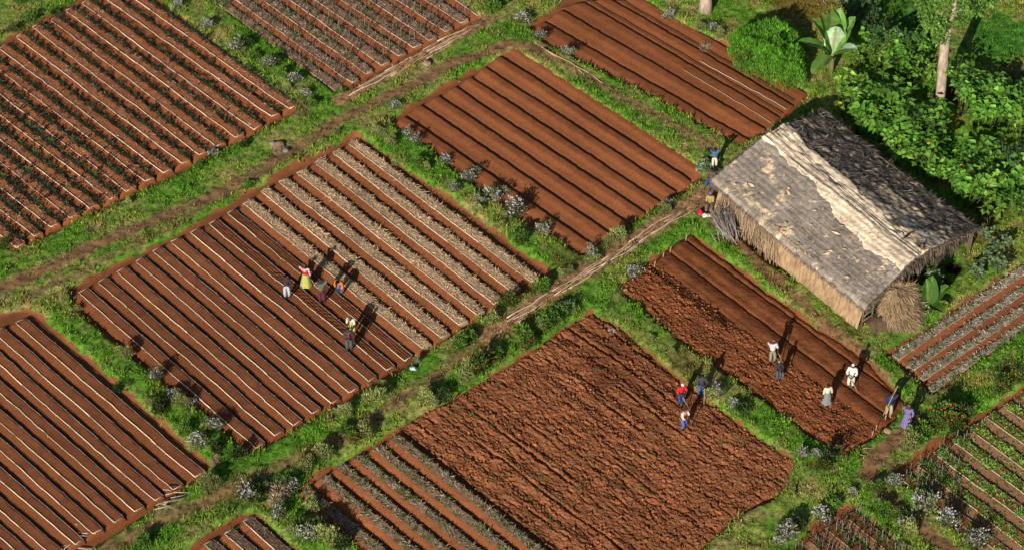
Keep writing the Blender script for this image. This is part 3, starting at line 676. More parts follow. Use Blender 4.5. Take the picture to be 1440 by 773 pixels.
def field_weeds():
    me = ploughed.data; v = np.zeros(len(me.vertices) * 3, np.float32); me.vertices.foreach_get('co', v); v = v.reshape(-1, 3)
    w = sst(.5, .75, fbm(v[:, 0] * .8, v[:, 1] * .8, 119)) + .03; P = v[rng.choice(len(v), 420, p=w / w.sum())]; P = np.repeat(P, 7, 0) + rng.normal(size=(2940, 3)) * (.07, .07, 0)
    mb = MB(); mb.leaves(P, np.c_[rng.normal(size=(2940, 2)), rng.uniform(.2, 1, 2940)], rng.uniform(.05, .14, 2940), .018, np.array([.24, .26, .07]) * rng.uniform(.6, 1.4, (2940, 1)))
    tag(link('field_weeds', mb.mesh('field_weeds', M_grass)), 'tiny yellow-green weeds sprinkled over the big ploughed field', 'weeds', kind='stuff')
field_weeds()

# ------------------------------------------------------------------ shrubs
def lumpy(n, r, h, lumps, lo=.05):
    c = np.c_[rng.normal(size=(lumps, 2)) * r * .38, rng.uniform(.35, .75, lumps) * h]; R_ = rng.uniform(.38, .6, lumps) * r
    i = rng.integers(0, lumps, n); d = rng.normal(size=(n, 3)); d /= np.linalg.norm(d, axis=1)[:, None]
    q = d * (R_[i] * rng.uniform(.55, 1.05, n))[:, None]; q[:, 2] *= h / r * .75
    P = c[i] + q; P[:, 2] = np.maximum(P[:, 2], lo * h); return P, d
def shrub_proto(kind):
    root = thing('shrub', 'x', 'shrub')
    r, h, n, c, L, W = {'white': (.48, .68, 620, (.24, .27, .13), .11, .022), 'green': (.48, .62, 700, (.15, .28, .045), .12, .034), 'pale': (.46, .6, 1100, (.38, .42, .15), .1, .016),
                        'dry': (.5, .34, 800, (.46, .33, .22), .14, .014), 'orange': (.55, .8, 720, (.1, .18, .035), .12, .032), 'dark': (.45, .62, 520, (.07, .115, .035), .13, .034)}[kind]
    P, d = lumpy(n, r, h, 7)
    up = {'white': 1.0, 'green': .6, 'pale': 1.6, 'dry': .1, 'orange': .7, 'dark': .7}[kind]
    D = d * .8 + np.array([0, 0, up]) + rng.normal(size=(n, 3)) * .35
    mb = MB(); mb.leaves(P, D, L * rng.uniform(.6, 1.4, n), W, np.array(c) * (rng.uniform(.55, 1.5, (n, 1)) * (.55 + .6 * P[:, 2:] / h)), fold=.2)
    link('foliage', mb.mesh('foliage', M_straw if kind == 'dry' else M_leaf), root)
    sb = MB()
    for k in range(7):
        a = rng.uniform(0, 6.28); sb.tube([(0, 0, -.05), (math.cos(a) * r * .3, math.sin(a) * r * .3, h * .4), (math.cos(a) * r * .55, math.sin(a) * r * .55, h * .8)], [.018, .012, .006], (.16, .12, .08), 5)
    link('stem', sb.mesh('stem', M_wood), root)
    if kind in ('white', 'orange'):
        m = 66 if kind == 'white' else 34
        P, d = lumpy(m, r * 1.08, h * 1.08, 9); k = P[:, 2] > h * .4; P = P[k]; P[:, 2] += .04; m = len(P)
        fc = (.74, .7, .79) if kind == 'white' else (.6, .2, .03)
        fb = MB()
        for _ in range(3):
            fb.leaves(P + rng.normal(size=(m, 3)) * .02, rng.normal(size=(m, 3)) + np.array([-.2, -.5, .5]), rng.uniform(.045, .08, m), .03, np.array(fc) * rng.uniform(.75, 1.05, (m, 1)))
        link('flowers', fb.mesh('flowers', M_flower), root)
    return root
SPROT = {}
DESC = {'white': ('white-flowered bush', 'flowering_bush'), 'green': ('leafy green bush', 'green_bush'), 'pale': ('pale feathery shrub', 'pale_shrub'), 'dry': ('dry brush heap', 'brush_heap'), 'orange': ('orange-flowered bush', 'flowering_bush'), 'dark': ('dark weed clump', 'weed_clump')}
CATS = {'white': 'bush', 'green': 'bush', 'pale': 'shrub', 'dry': 'brush heap', 'orange': 'bush', 'dark': 'weed'}
def put_shrub(kind, px, py, s, label, group):
    v = int(rng.integers(3)); key = (kind, v)
    if key not in SPROT: SPROT[key] = shrub_proto(kind); o = SPROT[key]
    else: o = copy_tree(SPROT[key])
    o.name = DESC[kind][1]; tag(o, label, CATS[kind], group)
    o.location = tuple(P3(px, py, -.04)); o.rotation_euler = (0, 0, rng.uniform(0, 6.28)); o.scale = (s, s, s * rng.uniform(.9, 1.15))
def strip(where, frm, items, group):
    items = [it for j, it in enumerate(items) if it[0] in (W, OR_) or (j * 7919) % 10 < (8 if it[0] == PA else 6)]
    cnt = {}
    tot = {}
    for it in items: tot[it[0]] = tot.get(it[0], 0) + 1
    for kind, px, py, s in items:
        i = cnt.get(kind, 0); cnt[kind] = i + 1
        put_shrub(kind, px, py, s, f'{DESC[kind][0]} on {where}' + (f', {ORD[i]} from {frm}' if tot[kind] > 1 else ''), group)
W, GR, PA, DR, OR_, DK = 'white', 'green', 'pale', 'dry', 'orange', 'dark'
strip('strip between seedling and staked fields', 'the top', [(W, 250, 14, 1.0), (DR, 268, 8, 1.0), (PA, 280, 22, .8), (W, 291, 42, 1.05), (DR, 314, 45, 1.0), (W, 333, 72, 1.2), (DK, 350, 66, .9), (GR, 360, 82, .9), (W, 377, 95, 1.1), (DK, 386, 92, 1.0), (GR, 396, 110, .8), (W, 415, 119, 1.0), (W, 430, 137, .9), (DR, 421, 152, 1.3), (PA, 403, 128, .8), (GR, 440, 150, .7)], 'shrubs on the upper left strip')
strip('bank at the top left corner', 'the left', [(GR, 42, 30, 1.0), (GR, 60, 20, 1.1), (GR, 66, 28, 1.0), (DR, 30, 22, 1.4), (DK, 22, 42, 1.1), (DK, 78, 16, .8), (GR, 32, 6, .8), (OR_, 17, 45, .8)], 'shrubs on the top left bank')
strip('grass below the seedling field', 'the left', [(OR_, 7, 345, .9), (GR, 82, 330, 1.0), (DR, 78, 338, .9), (DK, 62, 352, .8), (GR, 152, 306, .7), (PA, 182, 288, .7), (GR, 282, 236, .7), (W, 299, 217, .9), (DK, 343, 208, .7), (DR, 392, 212, .9), (GR, 350, 264, .7), (DR, 296, 290, 1.2), (PA, 436, 207, .6), (PA, 474, 190, .6)], 'shrubs below the seedling field')
strip('strip between ridge and straw fields', 'the top', [(PA, 529, 190, 1.0), (DK, 543, 170, .9), (W, 553, 154, .9), (PA, 549, 206, 1.0), (GR, 561, 220, .9), (PA, 556, 228, .7), (W, 574, 190, .75), (W, 585, 202, .85), (GR, 590, 236, .9), (PA, 600, 240, .8), (W, 626, 228, 1.0), (PA, 618, 264, .8), (W, 638, 272, .9), (GR, 606, 250, .8), (W, 660, 252, 1.25), (W, 695, 278, 1.4), (PA, 670, 298, 1.0), (W, 724, 304, 1.6), (W, 674, 288, .8), (PA, 700, 322, .8), (GR, 729, 342, 1.2), (W, 764, 325, 1.1), (PA, 715, 330, .6), (PA, 790, 392, .7), (DR, 800, 380, .9)], 'shrubs on the strip of white bushes')
strip('verge of the pole path', 'the hut end', [(GR, 994, 220, .5), (GR, 978, 213, .7), (W, 940, 292, .8), (PA, 934, 300, 1.1), (PA, 868, 340, 1.5), (W, 832, 362, 1.0), (PA, 855, 345, .9), (PA, 830, 372, 1.1), (W, 892, 384, 1.2), (PA, 800, 388, .9), (GR, 761, 408, 1.2), (PA, 744, 414, .9), (GR, 735, 428, 1.2), (OR_, 712, 430, 1.2), (GR, 690, 440, 1.2), (PA, 692, 456, 1.3), (GR, 790, 446, 1.2), (GR, 774, 456, 1.4), (W, 806, 436, .8), (PA, 760, 464, 1.0), (GR, 736, 478, 1.4), (OR_, 742, 490, 1.0), (PA, 718, 492, 1.3), (GR, 712, 508, 1.2)], 'shrubs along the pole path')
strip('grass track between the two biggest fields', 'the pole path', [(GR, 700, 506, 1.0), (OR_, 678, 522, 1.5), (GR, 690, 530, 1.1), (PA, 655, 534, 1.5), (DR, 606, 522, 1.9), (GR, 660, 480, 1.0), (GR, 650, 490, 1.2), (PA, 640, 488, 1.0), (W, 586, 510, .6), (DK, 622, 562, 1.2), (PA, 600, 564, 1.3), (W, 609, 565, .7), (PA, 563, 592, 1.6), (DK, 548, 596, 1.2), (PA, 522, 567, 1.5), (PA, 514, 612, 1.5), (GR, 488, 612, 1.0), (PA, 485, 584, 1.2), (OR_, 500, 622, 1.0), (PA, 454, 646, 1.5), (PA, 428, 662, 1.3), (PA, 430, 612, 1.2), (PA, 374, 634, 1.3), (DK, 446, 606, 1.0), (DR, 470, 600, .8), (PA, 540, 545, .7)], 'shrubs along the grass track')
strip('grass above the bottom corner field', 'the left', [(GR, 200, 768, 1.1), (PA, 250, 760, 1.5), (PA, 262, 702, 1.5), (PA, 296, 686, 1.5), (DR, 250, 735, .8), (W, 348, 702, 1.5), (DK, 362, 700, 1.3), (DR, 390, 702, 1.6), (PA, 372, 690, .9), (DK, 404, 690, 1.1), (W, 412, 688, .9), (W, 392, 728, 1.1), (GR, 376, 722, 1.2), (DK, 412, 728, 1.3), (PA, 436, 716, 1.2), (W, 430, 760, 1.4), (DK, 448, 752, 1.5), (PA, 464, 764, 1.6), (W, 452, 738, .7), (GR, 420, 742, 1.2), (DK, 480, 768, 1.2)], 'shrubs above the bottom corner field')
strip('bank between lower left and mulched fields', 'the top', [(PA, 108, 434, .6), (GR, 120, 446, .7), (PA, 148, 472, 1.0), (PA, 178, 502, 1.1), (GR, 190, 508, .7), (DK, 164, 545, .9), (W, 220, 534, 1.0), (DK, 226, 578, 1.3), (PA, 212, 570, 1.0), (W, 244, 560, 1.0), (PA, 256, 570, 1.1), (W, 268, 566, .8), (DR, 222, 588, 1.0), (PA, 292, 606, .9), (W, 303, 604, 1.0), (PA, 270, 628, 1.2), (W, 280, 626, 1.2), (GR, 262, 612, .9), (DK, 306, 632, 1.0), (DR, 304, 648, .7), (DK, 335, 642, 1.1), (PA, 320, 640, .8)], 'shrubs on the lower left bank')
strip('grass between ploughed and hoed fields', 'the upper end', [(PA, 944, 500, .7), (W, 1008, 558, 1.0), (PA, 1020, 572, 1.2), (W, 1031, 574, .8), (GR, 1040, 582, 1.1), (DK, 1044, 578, .9), (PA, 1002, 560, 1.0), (W, 1128, 645, .9), (W, 1148, 642, .7), (DK, 1160, 648, 1.2), (OR_, 1156, 660, .9), (DK, 1125, 625, .8), (GR, 990, 540, .8), (PA, 915, 480, .7)], 'shrubs beside the ploughed field')
strip('grass around the winding footpath', 'the top', [(OR_, 1436, 532, 1.5), (OR_, 1407, 550, 1.3), (DK, 1396, 556, 1.2), (GR, 1420, 546, 1.2), (OR_, 1330, 592, 1.7), (OR_, 1344, 602, 1.4), (DK, 1352, 588, 1.3), (OR_, 1316, 600, 1.2), (GR, 1300, 610, 1.2), (PA, 1278, 634, 1.5), (GR, 1290, 620, 1.2), (PA, 1268, 640, 1.2), (W, 1256, 684, 1.1), (GR, 1248, 690, 1.0), (W, 1298, 718, 1.6), (W, 1334, 740, 1.4), (W, 1371, 766, 1.6), (W, 1272, 742, .9), (PA, 1280, 750, 1.2), (GR, 1262, 730, .9), (GR, 1230, 690, 1.0), (DK, 1204, 686, 1.2), (W, 1200, 696, .6), (GR, 1220, 704, 1.2), (W, 1156, 728, 1.2), (DK, 1166, 722, 1.0), (GR, 1172, 712, 1.1), (W, 1106, 754, 1.4), (W, 1096, 764, .9), (DK, 1122, 742, 1.1), (GR, 1240, 718, 1.1), (DK, 1290, 742, 1.2), (GR, 1318, 756, 1.1), (GR, 1350, 772, 1.2), (PA, 1270, 770, 1.0)], 'bushes around the winding footpath')
strip('edge of bare field above the hut', 'the left', [(W, 737, 33, 1.2), (W, 759, 56, .95), (GR, 737, 86, 1.5), (W, 798, 80, 1.0), (W, 941, 24, 1.0), (DR, 994, 66, 1.0), (PA, 985, 42, .9), (W, 1000, 46, .9), (PA, 1012, 54, .9), (GR, 700, 8, 1.4), (GR, 694, 16, 1.3), (DK, 716, 14, 1.0), (PA, 690, 26, .8), (GR, 740, 14, .9)], 'bushes around the field above the hut')

# ------------------------------------------------------------------ hut
HE, HR = 2.25, 3.6
eA, eB, eE, eG = G(1000, 252, HE), G(1216, 432, HE), G(1161, 153, HE), G(1382, 318, HE)
rC, rD = G(1088, 181, HR), G(1296, 353, HR)
hut_c = (eA + eB + eE + eG) / 4; hut_c[2] = zat(hut_c)
hut = thing('thatched_hut', 'long grey thatched hut with pale straw ridge and tan straw walls', 'hut', hut_c)
def roofgrid(nu=120, nv=130):
    u = np.linspace(0, 1, nu); v = np.linspace(-1, 1, nv)      # u along ridge, v: -1 front eave .. 0 ridge .. 1 back eave
    U, V_ = np.meshgrid(u, v, indexing='ij')
    fe = eA + (eB - eA) * U[..., None]; be = eE + (eG - eE) * U[..., None]; rg = rC + (rD - rC) * U[..., None]
    k = np.abs(V_)[..., None]; P = np.where(V_[..., None] < 0, rg + (fe - rg) * k, rg + (be - rg) * k)
    P[..., 2] -= .22 * np.exp(-(V_ / .1) ** 2)                       # rounded ridge
    P[..., 2] -= .2 * np.sin(U * math.pi) + .1 * np.sin(U * 9) * (1 - np.abs(V_)) * .4      # sagging
    return U, V_, P
U, V_, PR = roofgrid()
L_ = np.abs(V_) * 5.4; ul = U * 13.9
saw = (L_ / .42 + (fbm(ul * .7, L_ * .4, 200) - .5) * .7) % 1.0
front = V_ < 0
d = .07 * saw * np.where(front, 1, .25) + .09 * (fbm(ul * 2.2, L_ * 2.2, 201) - .5) + .05 * (fbm(ul * 8, L_ * 4, 202, 2) - .5)
d = d + np.where(front, 0, .2 * (fbm(ul * 2.2, L_ * 4, 203, 3) - .5))
PR[..., 2] += d
# ragged eaves
edge = sst(.97, 1, np.abs(V_)); PR[..., 2] -= edge * (.06 + .34 * vn(ul * 5, V_ * 0, 204))
g1 = fbm(ul * .8, L_ * .8, 205)[..., None]; g2 = fbm(ul * 3, L_ * 3, 206)[..., None]; g3 = fbm(ul * 6, L_ * 9, 207, 3)[..., None]
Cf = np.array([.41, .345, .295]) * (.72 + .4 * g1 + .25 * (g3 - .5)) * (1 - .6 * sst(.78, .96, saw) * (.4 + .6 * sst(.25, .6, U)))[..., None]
Cb = np.array([.15, .125, .115]) * (.3 + .7 * g2 + .7 * (g3 - .5) + .2 * g1)  # far slope: shade of the side away from the sun painted into the thatch
Cb = Cb + np.array([.6, .44, .26]) * sst(.56, .7, g2 * .6 + g3 * .4) * .9  # pale flecks painted as grazing sun on the bumps
# remnants of pale thatch near the ridge on the far slope, toward the right end
pf = sst(.42, .58, fbm(ul * .9, L_ * 1.8, 208) + .16 * (U - .6) - .1 * (np.abs(V_) - .35))[..., None] * (np.abs(V_) < .52)[..., None] * sst(.45, .75, U)[..., None]
Cb = Cb * (1 - pf) + np.array([.85, .66, .44]) * pf
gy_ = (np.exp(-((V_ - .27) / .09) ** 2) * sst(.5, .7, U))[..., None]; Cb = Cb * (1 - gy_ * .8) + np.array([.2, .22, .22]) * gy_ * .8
pp = sst(.735, .76, fbm(ul * 1.5, L_ * 1.5, 209, 3) + .1 * np.exp(-((U - .35) / .2) ** 2 - ((np.abs(V_) - .85) / .2) ** 2))[..., None]
Cf = Cf * (1 - pp) + np.array([.8, .62, .43]) * pp
nu, nv = U.shape
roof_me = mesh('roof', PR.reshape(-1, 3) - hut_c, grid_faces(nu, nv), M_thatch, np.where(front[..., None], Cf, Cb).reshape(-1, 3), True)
roof = link('roof', roof_me, hut)
mod = roof.modifiers.new('thickness', 'SOLIDIFY'); mod.thickness = .22; mod.offset = 1 if False else -1
def roofp(u, v, lift=.0):
    u = np.asarray(u, float); v = np.asarray(v, float)
    i = np.clip(u * (nu - 1), 0, nu - 1.001); j = np.clip((v + 1) / 2 * (nv - 1), 0, nv - 1.001)
    a, b_ = i.astype(int), j.astype(int); fa, fb = (i - a)[..., None], (j - b_)[..., None]
    p = PR[a, b_] * (1 - fa) * (1 - fb) + PR[a + 1, b_] * fa * (1 - fb) + PR[a, b_ + 1] * (1 - fa) * fb + PR[a + 1, b_ + 1] * fa * fb
    p = p - hut_c; p[..., 2] += lift; return p
# pale ridge covering: irregular lower edge, wider on the front slope to the right
def ridge_cap():
    a, b_ = 130, 34
    u = np.linspace(-.006, 1.006, a); w = np.linspace(0, 1, b_); UU, WW = np.meshgrid(u, w, indexing='ij')
    lo = -(.19 + .18 * sst(.30, .72, UU) + (fbm(UU * 14, UU * 0, 210) - .5) * .16 + (vn(UU * 90, UU * 0, 213) - .5) * .03); hi = .13 + .05 * np.sin(UU * 5) + (fbm(UU * 22, UU * 0, 211) - .5) * .1 + .12 * sst(.0, .25, .25 - UU)
    VV = lo + (hi - lo) * WW
    p = roofp(np.clip(UU, 0, 1), VV, .055); p[..., 2] += .05 * (fbm(UU * 60, VV * 25, 212) - .5) - .05 * ((WW < .01) | (WW > .99))
    C = np.array([.95, .77, .57]) * (.82 + .42 * fbm(UU * 30, VV * 14, 214))[..., None] * (1 - .25 * sst(.5, .9, fbm(UU * 10, VV * 9, 216)))[..., None]
    return mesh('ridge_cap', p.reshape(-1, 3), grid_faces(a, b_), M_thatch, C.reshape(-1, 3), True)
cap = link('ridge_cap', ridge_cap(), roof)
for k, v in enumerate((-.05, .0, .05, .1, -.1)):
    u = np.linspace(.0, 1, 60); mb = MB(); vv = v + .06 * np.sin(u * 4 + k) * (1 - u)
    mb.tube(roofp(u, vv, .07), .012, (.07, .055, .045), 5); link('binding_rope', mb.mesh('binding_rope', M_wood), cap)
# loose straws on the roof (surface texture of the thatch)
def roof_straws():
    mb = MB()
    n = 3800; u = rng.random(n); v = rng.uniform(-1, 1, n)
    p = roofp(u, v, .02); D = (roofp(np.clip(u + .0, 0, 1), np.clip(v + np.sign(v) * .02, -1, 1)) - roofp(u, v)); D /= np.linalg.norm(D, axis=1)[:, None] + 1e-6
    D = D + rng.normal(size=(n, 3)) * np.array([.5, .5, .04])
    C = np.where((v < 0)[:, None], np.array([.36, .31, .27]), np.array([.25, .21, .18])) * rng.uniform(.6, 1.25, (n, 1)) + (rng.random((n, 1)) < .07) * np.array([.3, .22, .12])  # far-slope straws coloured darker, as if shaded
    mb.leaves(p, D, rng.uniform(.2, .6, n), rng.uniform(.012, .03, n), C)
    # pale fresh scraps lying in groups
    for (cu, cv, m, s) in ((.1, -.88, 9, .5), (.15, -.8, 9, .5), (.2, -.76, 8, .45), (.42, -.93, 14, .5), (.45, -.86, 8, .4), (.36, -.55, 5, .4), (.3, -.5, 4, .4), (.57, -.95, 7, .35), (.62, -.9, 5, .35), (.7, -.75, 5, .4), (.75, -.7, 5, .4), (.82, -.66, 4, .4), (.55, -.6, 3, .3), (.86, -.85, 3, .3), (.66, -.45, 6, .5), (.72, -.42, 5, .5), (.9, -.6, 3, .3), (.25, -.4, 3, .3), (.5, -.42, 3, .3), (.48, -.75, 3, .3), (.93, -.5, 4, .3)):
        u = np.clip(cu + rng.normal(size=m) * .016, 0, 1); v = np.clip(cv + rng.normal(size=m) * .035, -1, 1)
        mb.leaves(roofp(u, v, .09), np.c_[rng.normal(size=(m, 2)), rng.normal(size=m) * .1], s * rng.uniform(.5, 1.3, m), s * rng.uniform(.12, .3, m), np.array([.85, .66, .46]) * rng.uniform(.8, 1.1, (m, 1)))
    # fringe hanging along eaves and gable verges
    for (v0, n) in ((-1, 900), (1, 900)):
        u = rng.random(n); p = roofp(u, np.full(n, v0 * .985), -.08); o_ = (eA - eE) if v0 < 0 else (eE - eA); o_ = o_ / np.linalg.norm(o_)
        mb.leaves(p, o_ * .6 + np.array([0, 0, -.7]) + rng.normal(size=(n, 3)) * .3, rng.uniform(.15, .42, n), .02, np.array([.24, .19, .16]) * rng.uniform(.5, 1.3, (n, 1)))
    for (u0, n) in ((0, 500), (1, 420)):
        v = rng.uniform(-1, 1, n); p = roofp(np.full(n, u0 * 1.0), v, -.06); o_ = (eA - eB) if u0 == 0 else (eB - eA); o_ = o_ / np.linalg.norm(o_)
        mb.leaves(p, o_ * .7 + np.array([0, 0, -.5]) + rng.normal(size=(n, 3)) * .4, rng.uniform(.15, .42, n), .02, np.array([.26, .2, .16]) * rng.uniform(.4, 1.3, (n, 1)))
    return mb.mesh('loose_straw', M_straw)
o = link('loose_straw', roof_straws(), roof); o['kind'] = 'stuff'
# walls: inset from the eaves
ax = (eB - eA); ax[2] = 0; ax /= np.linalg.norm(ax); ay = (eE - eA); ay[2] = 0; ay -= ax * (ay @ ax); ay /= np.linalg.norm(ay)
w0 = eA + ax * .5 + ay * .28; w1 = eB - ax * .35 + ay * .28; w2 = eG - ax * .35 - ay * .4; w3 = eE + ax * .5 - ay * .4
def wall(name, p, q, top0, top1, bulge=.0, C=(.42, .29, .17), ridge=None, out=None, mat=None):
    m, k = 70, 16; s = np.linspace(0, 1, m); h = np.linspace(0, 1, k); S_, H_ = np.meshgrid(s, h, indexing='ij')
    base = p + (q - p) * S_[..., None]; zt = top0 + (top1 - top0) * S_
    if ridge is not None: zt = zt + (ridge - top0) * (1 - np.abs(2 * S_ - 1))
    X = base.copy(); X[..., 2] = hut_c[2] - .12 + (zt - hut_c[2] + .12) * H_
    ln = S_ * np.linalg.norm(q - p)
    b_ = bulge * (1 - H_) ** 1.5 + .07 * (fbm(ln * 3, H_ * 3, 220) - .5) + .05 * (fbm(ln * 9, H_ * 1.5, 221) - .5)
    X = X + out * b_[..., None]
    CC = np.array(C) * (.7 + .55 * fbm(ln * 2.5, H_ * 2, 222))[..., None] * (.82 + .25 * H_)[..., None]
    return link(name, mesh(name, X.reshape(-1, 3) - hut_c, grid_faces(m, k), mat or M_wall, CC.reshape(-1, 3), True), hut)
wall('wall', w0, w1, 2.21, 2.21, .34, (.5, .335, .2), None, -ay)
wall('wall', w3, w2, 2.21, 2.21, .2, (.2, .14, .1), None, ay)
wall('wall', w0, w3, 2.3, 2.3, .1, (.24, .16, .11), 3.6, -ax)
wall('added_dark_partition', w1 - ax * 1.3, w2 - ax * 1.3, 2.3, 2.3, .05, (.035, .026, .02), 3.5, ax)  # added near-black partition, makes the sunlit gable opening look deep in shade
# right gable: posts, rails, hanging dry leaf curtain
def post(pts, r, C=(.17, .13, .1)): mb = MB(); mb.tube(np.asarray(pts) - hut_c, r, C, 7); return mb
g0, g1 = w1, w2
for k, f in enumerate((0, .09, .3, .5, .72, 1.0)):
    p = g0 + (g1 - g0) * f; zt = 2.35 + 1.35 * (1 - abs(2 * f - 1)); p0 = p.copy(); p0[2] = hut_c[2] - .2; p1 = p.copy(); p1[2] = zt
    link('post', post([p0, (p0 + p1) / 2 + ax * .03, p1], .06).mesh('post', M_wood), hut)
for z_, f0, f1 in ((1.2, 0, .12), (.8, 0, .12), (1.65, 0, .3), (2.3, 0, 1), (3.0, .28, .72)):
    p = g0 + (g1 - g0) * f0 + ax * .06; q = g0 + (g1 - g0) * f1 + ax * .06; p[2] = q[2] = z_
    link('rail', post([p, (p + q) / 2 + (0, 0, .03), q], .035, (.24, .18, .14)).mesh('rail', M_wood), hut)
def curtain(f0, f1, zlo, n, C):
    f = rng.uniform(f0, f1, n); zt = 2.25 + 1.3 * (1 - np.abs(2 * f - 1)); z = zlo + (zt - zlo) * rng.random(n) ** .6
    p = g0 + (g1 - g0) * f[:, None] + ax * rng.uniform(-.05, .22, n)[:, None]; p[:, 2] = z
    mb = MB(); mb.leaves(p - hut_c, np.c_[rng.normal(size=(n, 2)) * .28, -np.ones(n)], rng.uniform(.3, .8, n), rng.uniform(.02, .055, n), np.array(C) * rng.uniform(.4, 1.4, (n, 1)))
    return mb.mesh('dry_leaf_curtain', M_straw)
link('dry_leaf_curtain', curtain(.26, .97, 2.0, 1700, (.2, .155, .115)), hut)
link('dry_leaf_curtain', curtain(.62, .93, 1.5, 420, (.13, .095, .075)), hut)
# stored straw inside so that the dark opening has depth
mb = MB(); mid = (w0 + w2) / 2 + ax * 2 ; 
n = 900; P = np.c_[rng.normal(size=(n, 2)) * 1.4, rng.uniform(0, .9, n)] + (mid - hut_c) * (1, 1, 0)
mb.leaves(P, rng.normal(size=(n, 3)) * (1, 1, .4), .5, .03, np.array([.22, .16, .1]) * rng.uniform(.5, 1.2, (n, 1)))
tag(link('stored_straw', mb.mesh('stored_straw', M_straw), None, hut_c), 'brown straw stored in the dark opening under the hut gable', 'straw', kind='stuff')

# straw heap at the gable
def straw_heap():
    c = G(1252, 462, 0); c[2] = zat(c); root = thing('straw_heap', 'big tan heap of loose straw leaning on the open hut gable', 'straw heap', c)
    dirg = -ax; m, k = 60, 26; a = np.linspace(0, 2 * math.pi, m); r = np.linspace(0, 1, k); A_, R_ = np.meshgrid(a, r, indexing='ij')
    x = np.cos(A_) * R_ * 1.15; y = np.sin(A_) * R_ * 1.3
    z = 1.75 * (1 - R_ ** 2.4) * (1 - .45 * x / 1.15) * (.5 + 1.0 * fbm(x * 1.3 + 5, y * 1.3, 230))
    w = x[..., None] * ax + y[..., None] * ay; w[..., 2] = np.maximum(z, -.1)
    C = np.array([.44, .31, .17]) * (.6 + .7 * fbm(x * 3, y * 3, 231))[..., None]
    off = (g0 + (g1 - g0) * .26 + ax * .75); off[2] = c[2]; sh = off - c
    link('core', mesh('core', (w + sh).reshape(-1, 3), grid_faces(m, k), M_wall, C.reshape(-1, 3), True), root)
    n = 5200; aa = rng.uniform(0, 6.283, n); rr = np.sqrt(rng.random(n)) * 1.03
    x = np.cos(aa) * rr * 1.15; y = np.sin(aa) * rr * 1.3; z = 1.75 * (1 - np.minimum(rr, 1) ** 2.4) * (1 - .45 * x / 1.15) * (.5 + 1.0 * fbm(x * 1.3 + 5, y * 1.3, 230)) + .03
    P = x[:, None] * ax + y[:, None] * ay; P[:, 2] = z
    D = (np.cos(aa) * .9)[:, None] * ax + (np.sin(aa) * .6)[:, None] * ay + ax * .8 + np.array([0, 0, -.6]) + rng.normal(size=(n, 3)) * .5
    mb = MB(); mb.leaves(P + sh, D, rng.uniform(.25, .7, n), rng.uniform(.012, .028, n), (.55 + .9 * fbm(x * 1.8, y * 1.8, 232))[:, None] * np.array([.56, .41, .25]) * rng.uniform(.4, 1.25, (n, 1)))
    o = link('straw', mb.mesh('straw', M_straw), root); o['kind'] = 'stuff'
straw_heap()
def mound(name, label, cat, px, py, rx, h, C, mat, seed):
    c = P3(px, py, -.05); m, k = 30, 12; A_, R_ = np.meshgrid(np.linspace(0, 2 * math.pi, m), np.linspace(0, 1, k), indexing='ij')
    q = 1 + .5 * (fbm(np.cos(A_) * 1.2 + seed, np.sin(A_) * 1.2, seed) - .5)
    x = np.cos(A_) * R_ * rx * q; y = np.sin(A_) * R_ * rx * q; z = h * (1 - R_ ** 2) * (.7 + .6 * fbm(x * 3 / rx + seed, y * 3 / rx, seed + 3))
    CC = np.array(C) * (.6 + .8 * fbm(x * 6, y * 6, seed + 5))[..., None]
    tag(link(name, mesh(name, np.stack([x, y, z], -1).reshape(-1, 3), grid_faces(m, k), mat, CC.reshape(-1, 3), True), None, c), label, cat)
mound('compost_mound', 'low dark compost mound between the hut corner and straw heap', 'mound', 1237, 453, .85, .5, (.13, .085, .055), M_plough, 240)
# stalks leaning on the wall and the brushwood pile
mb = MB()
org = G(1060, 335); org[2] = zat(org)
for k in range(150):
    f = rng.uniform(.06, .43); top = eA + (eB - eA) * f + ay * .16; top[2] = rng.uniform(1.7, 2.2)
    f2 = f + rng.normal() * .03 + .02; bot = eA + (eB - eA) * f2 - ay * rng.uniform(-.1, .42); bot[2] = .1
    mb.tube(np.array([bot, (bot + top) / 2 + rng.normal(size=3) * .03, top]) - org, [.024, .02, .012], np.array([.42, .3, .2]) * rng.uniform(.5, 1.3) , 5)
tag(link('stalk_screen', mb.mesh('stalk_screen', M_wood), None, org), 'dry brown stalks leaning under the front eave of the hut', 'stalks')
mb = MB(); org = P3(1020, 330)
for k in range(150):
    bx_, by_ = rng.normal(size=2) * (.3, .35); l = rng.uniform(1.1, 2.1); an = rng.normal() * .35
    b0 = np.array([bx_ + .25, by_ - .35, .02 + abs(rng.normal()) * .15]); tp = b0 + l * np.array([-.28 + math.sin(an) * .45, .62 + rng.normal() * .12, .52 + rng.normal() * .1])
    mb.tube([b0, (b0 + tp) / 2 + rng.normal(size=3) * .05, tp], [.024, .018, .008], np.array([.36, .31, .28]) * rng.uniform(.5, 1.25), 5)
tag(link('brushwood_pile', mb.mesh('brushwood_pile', M_wood), None, org), 'fan-shaped pile of grey sticks beside the hut corner', 'stick pile')

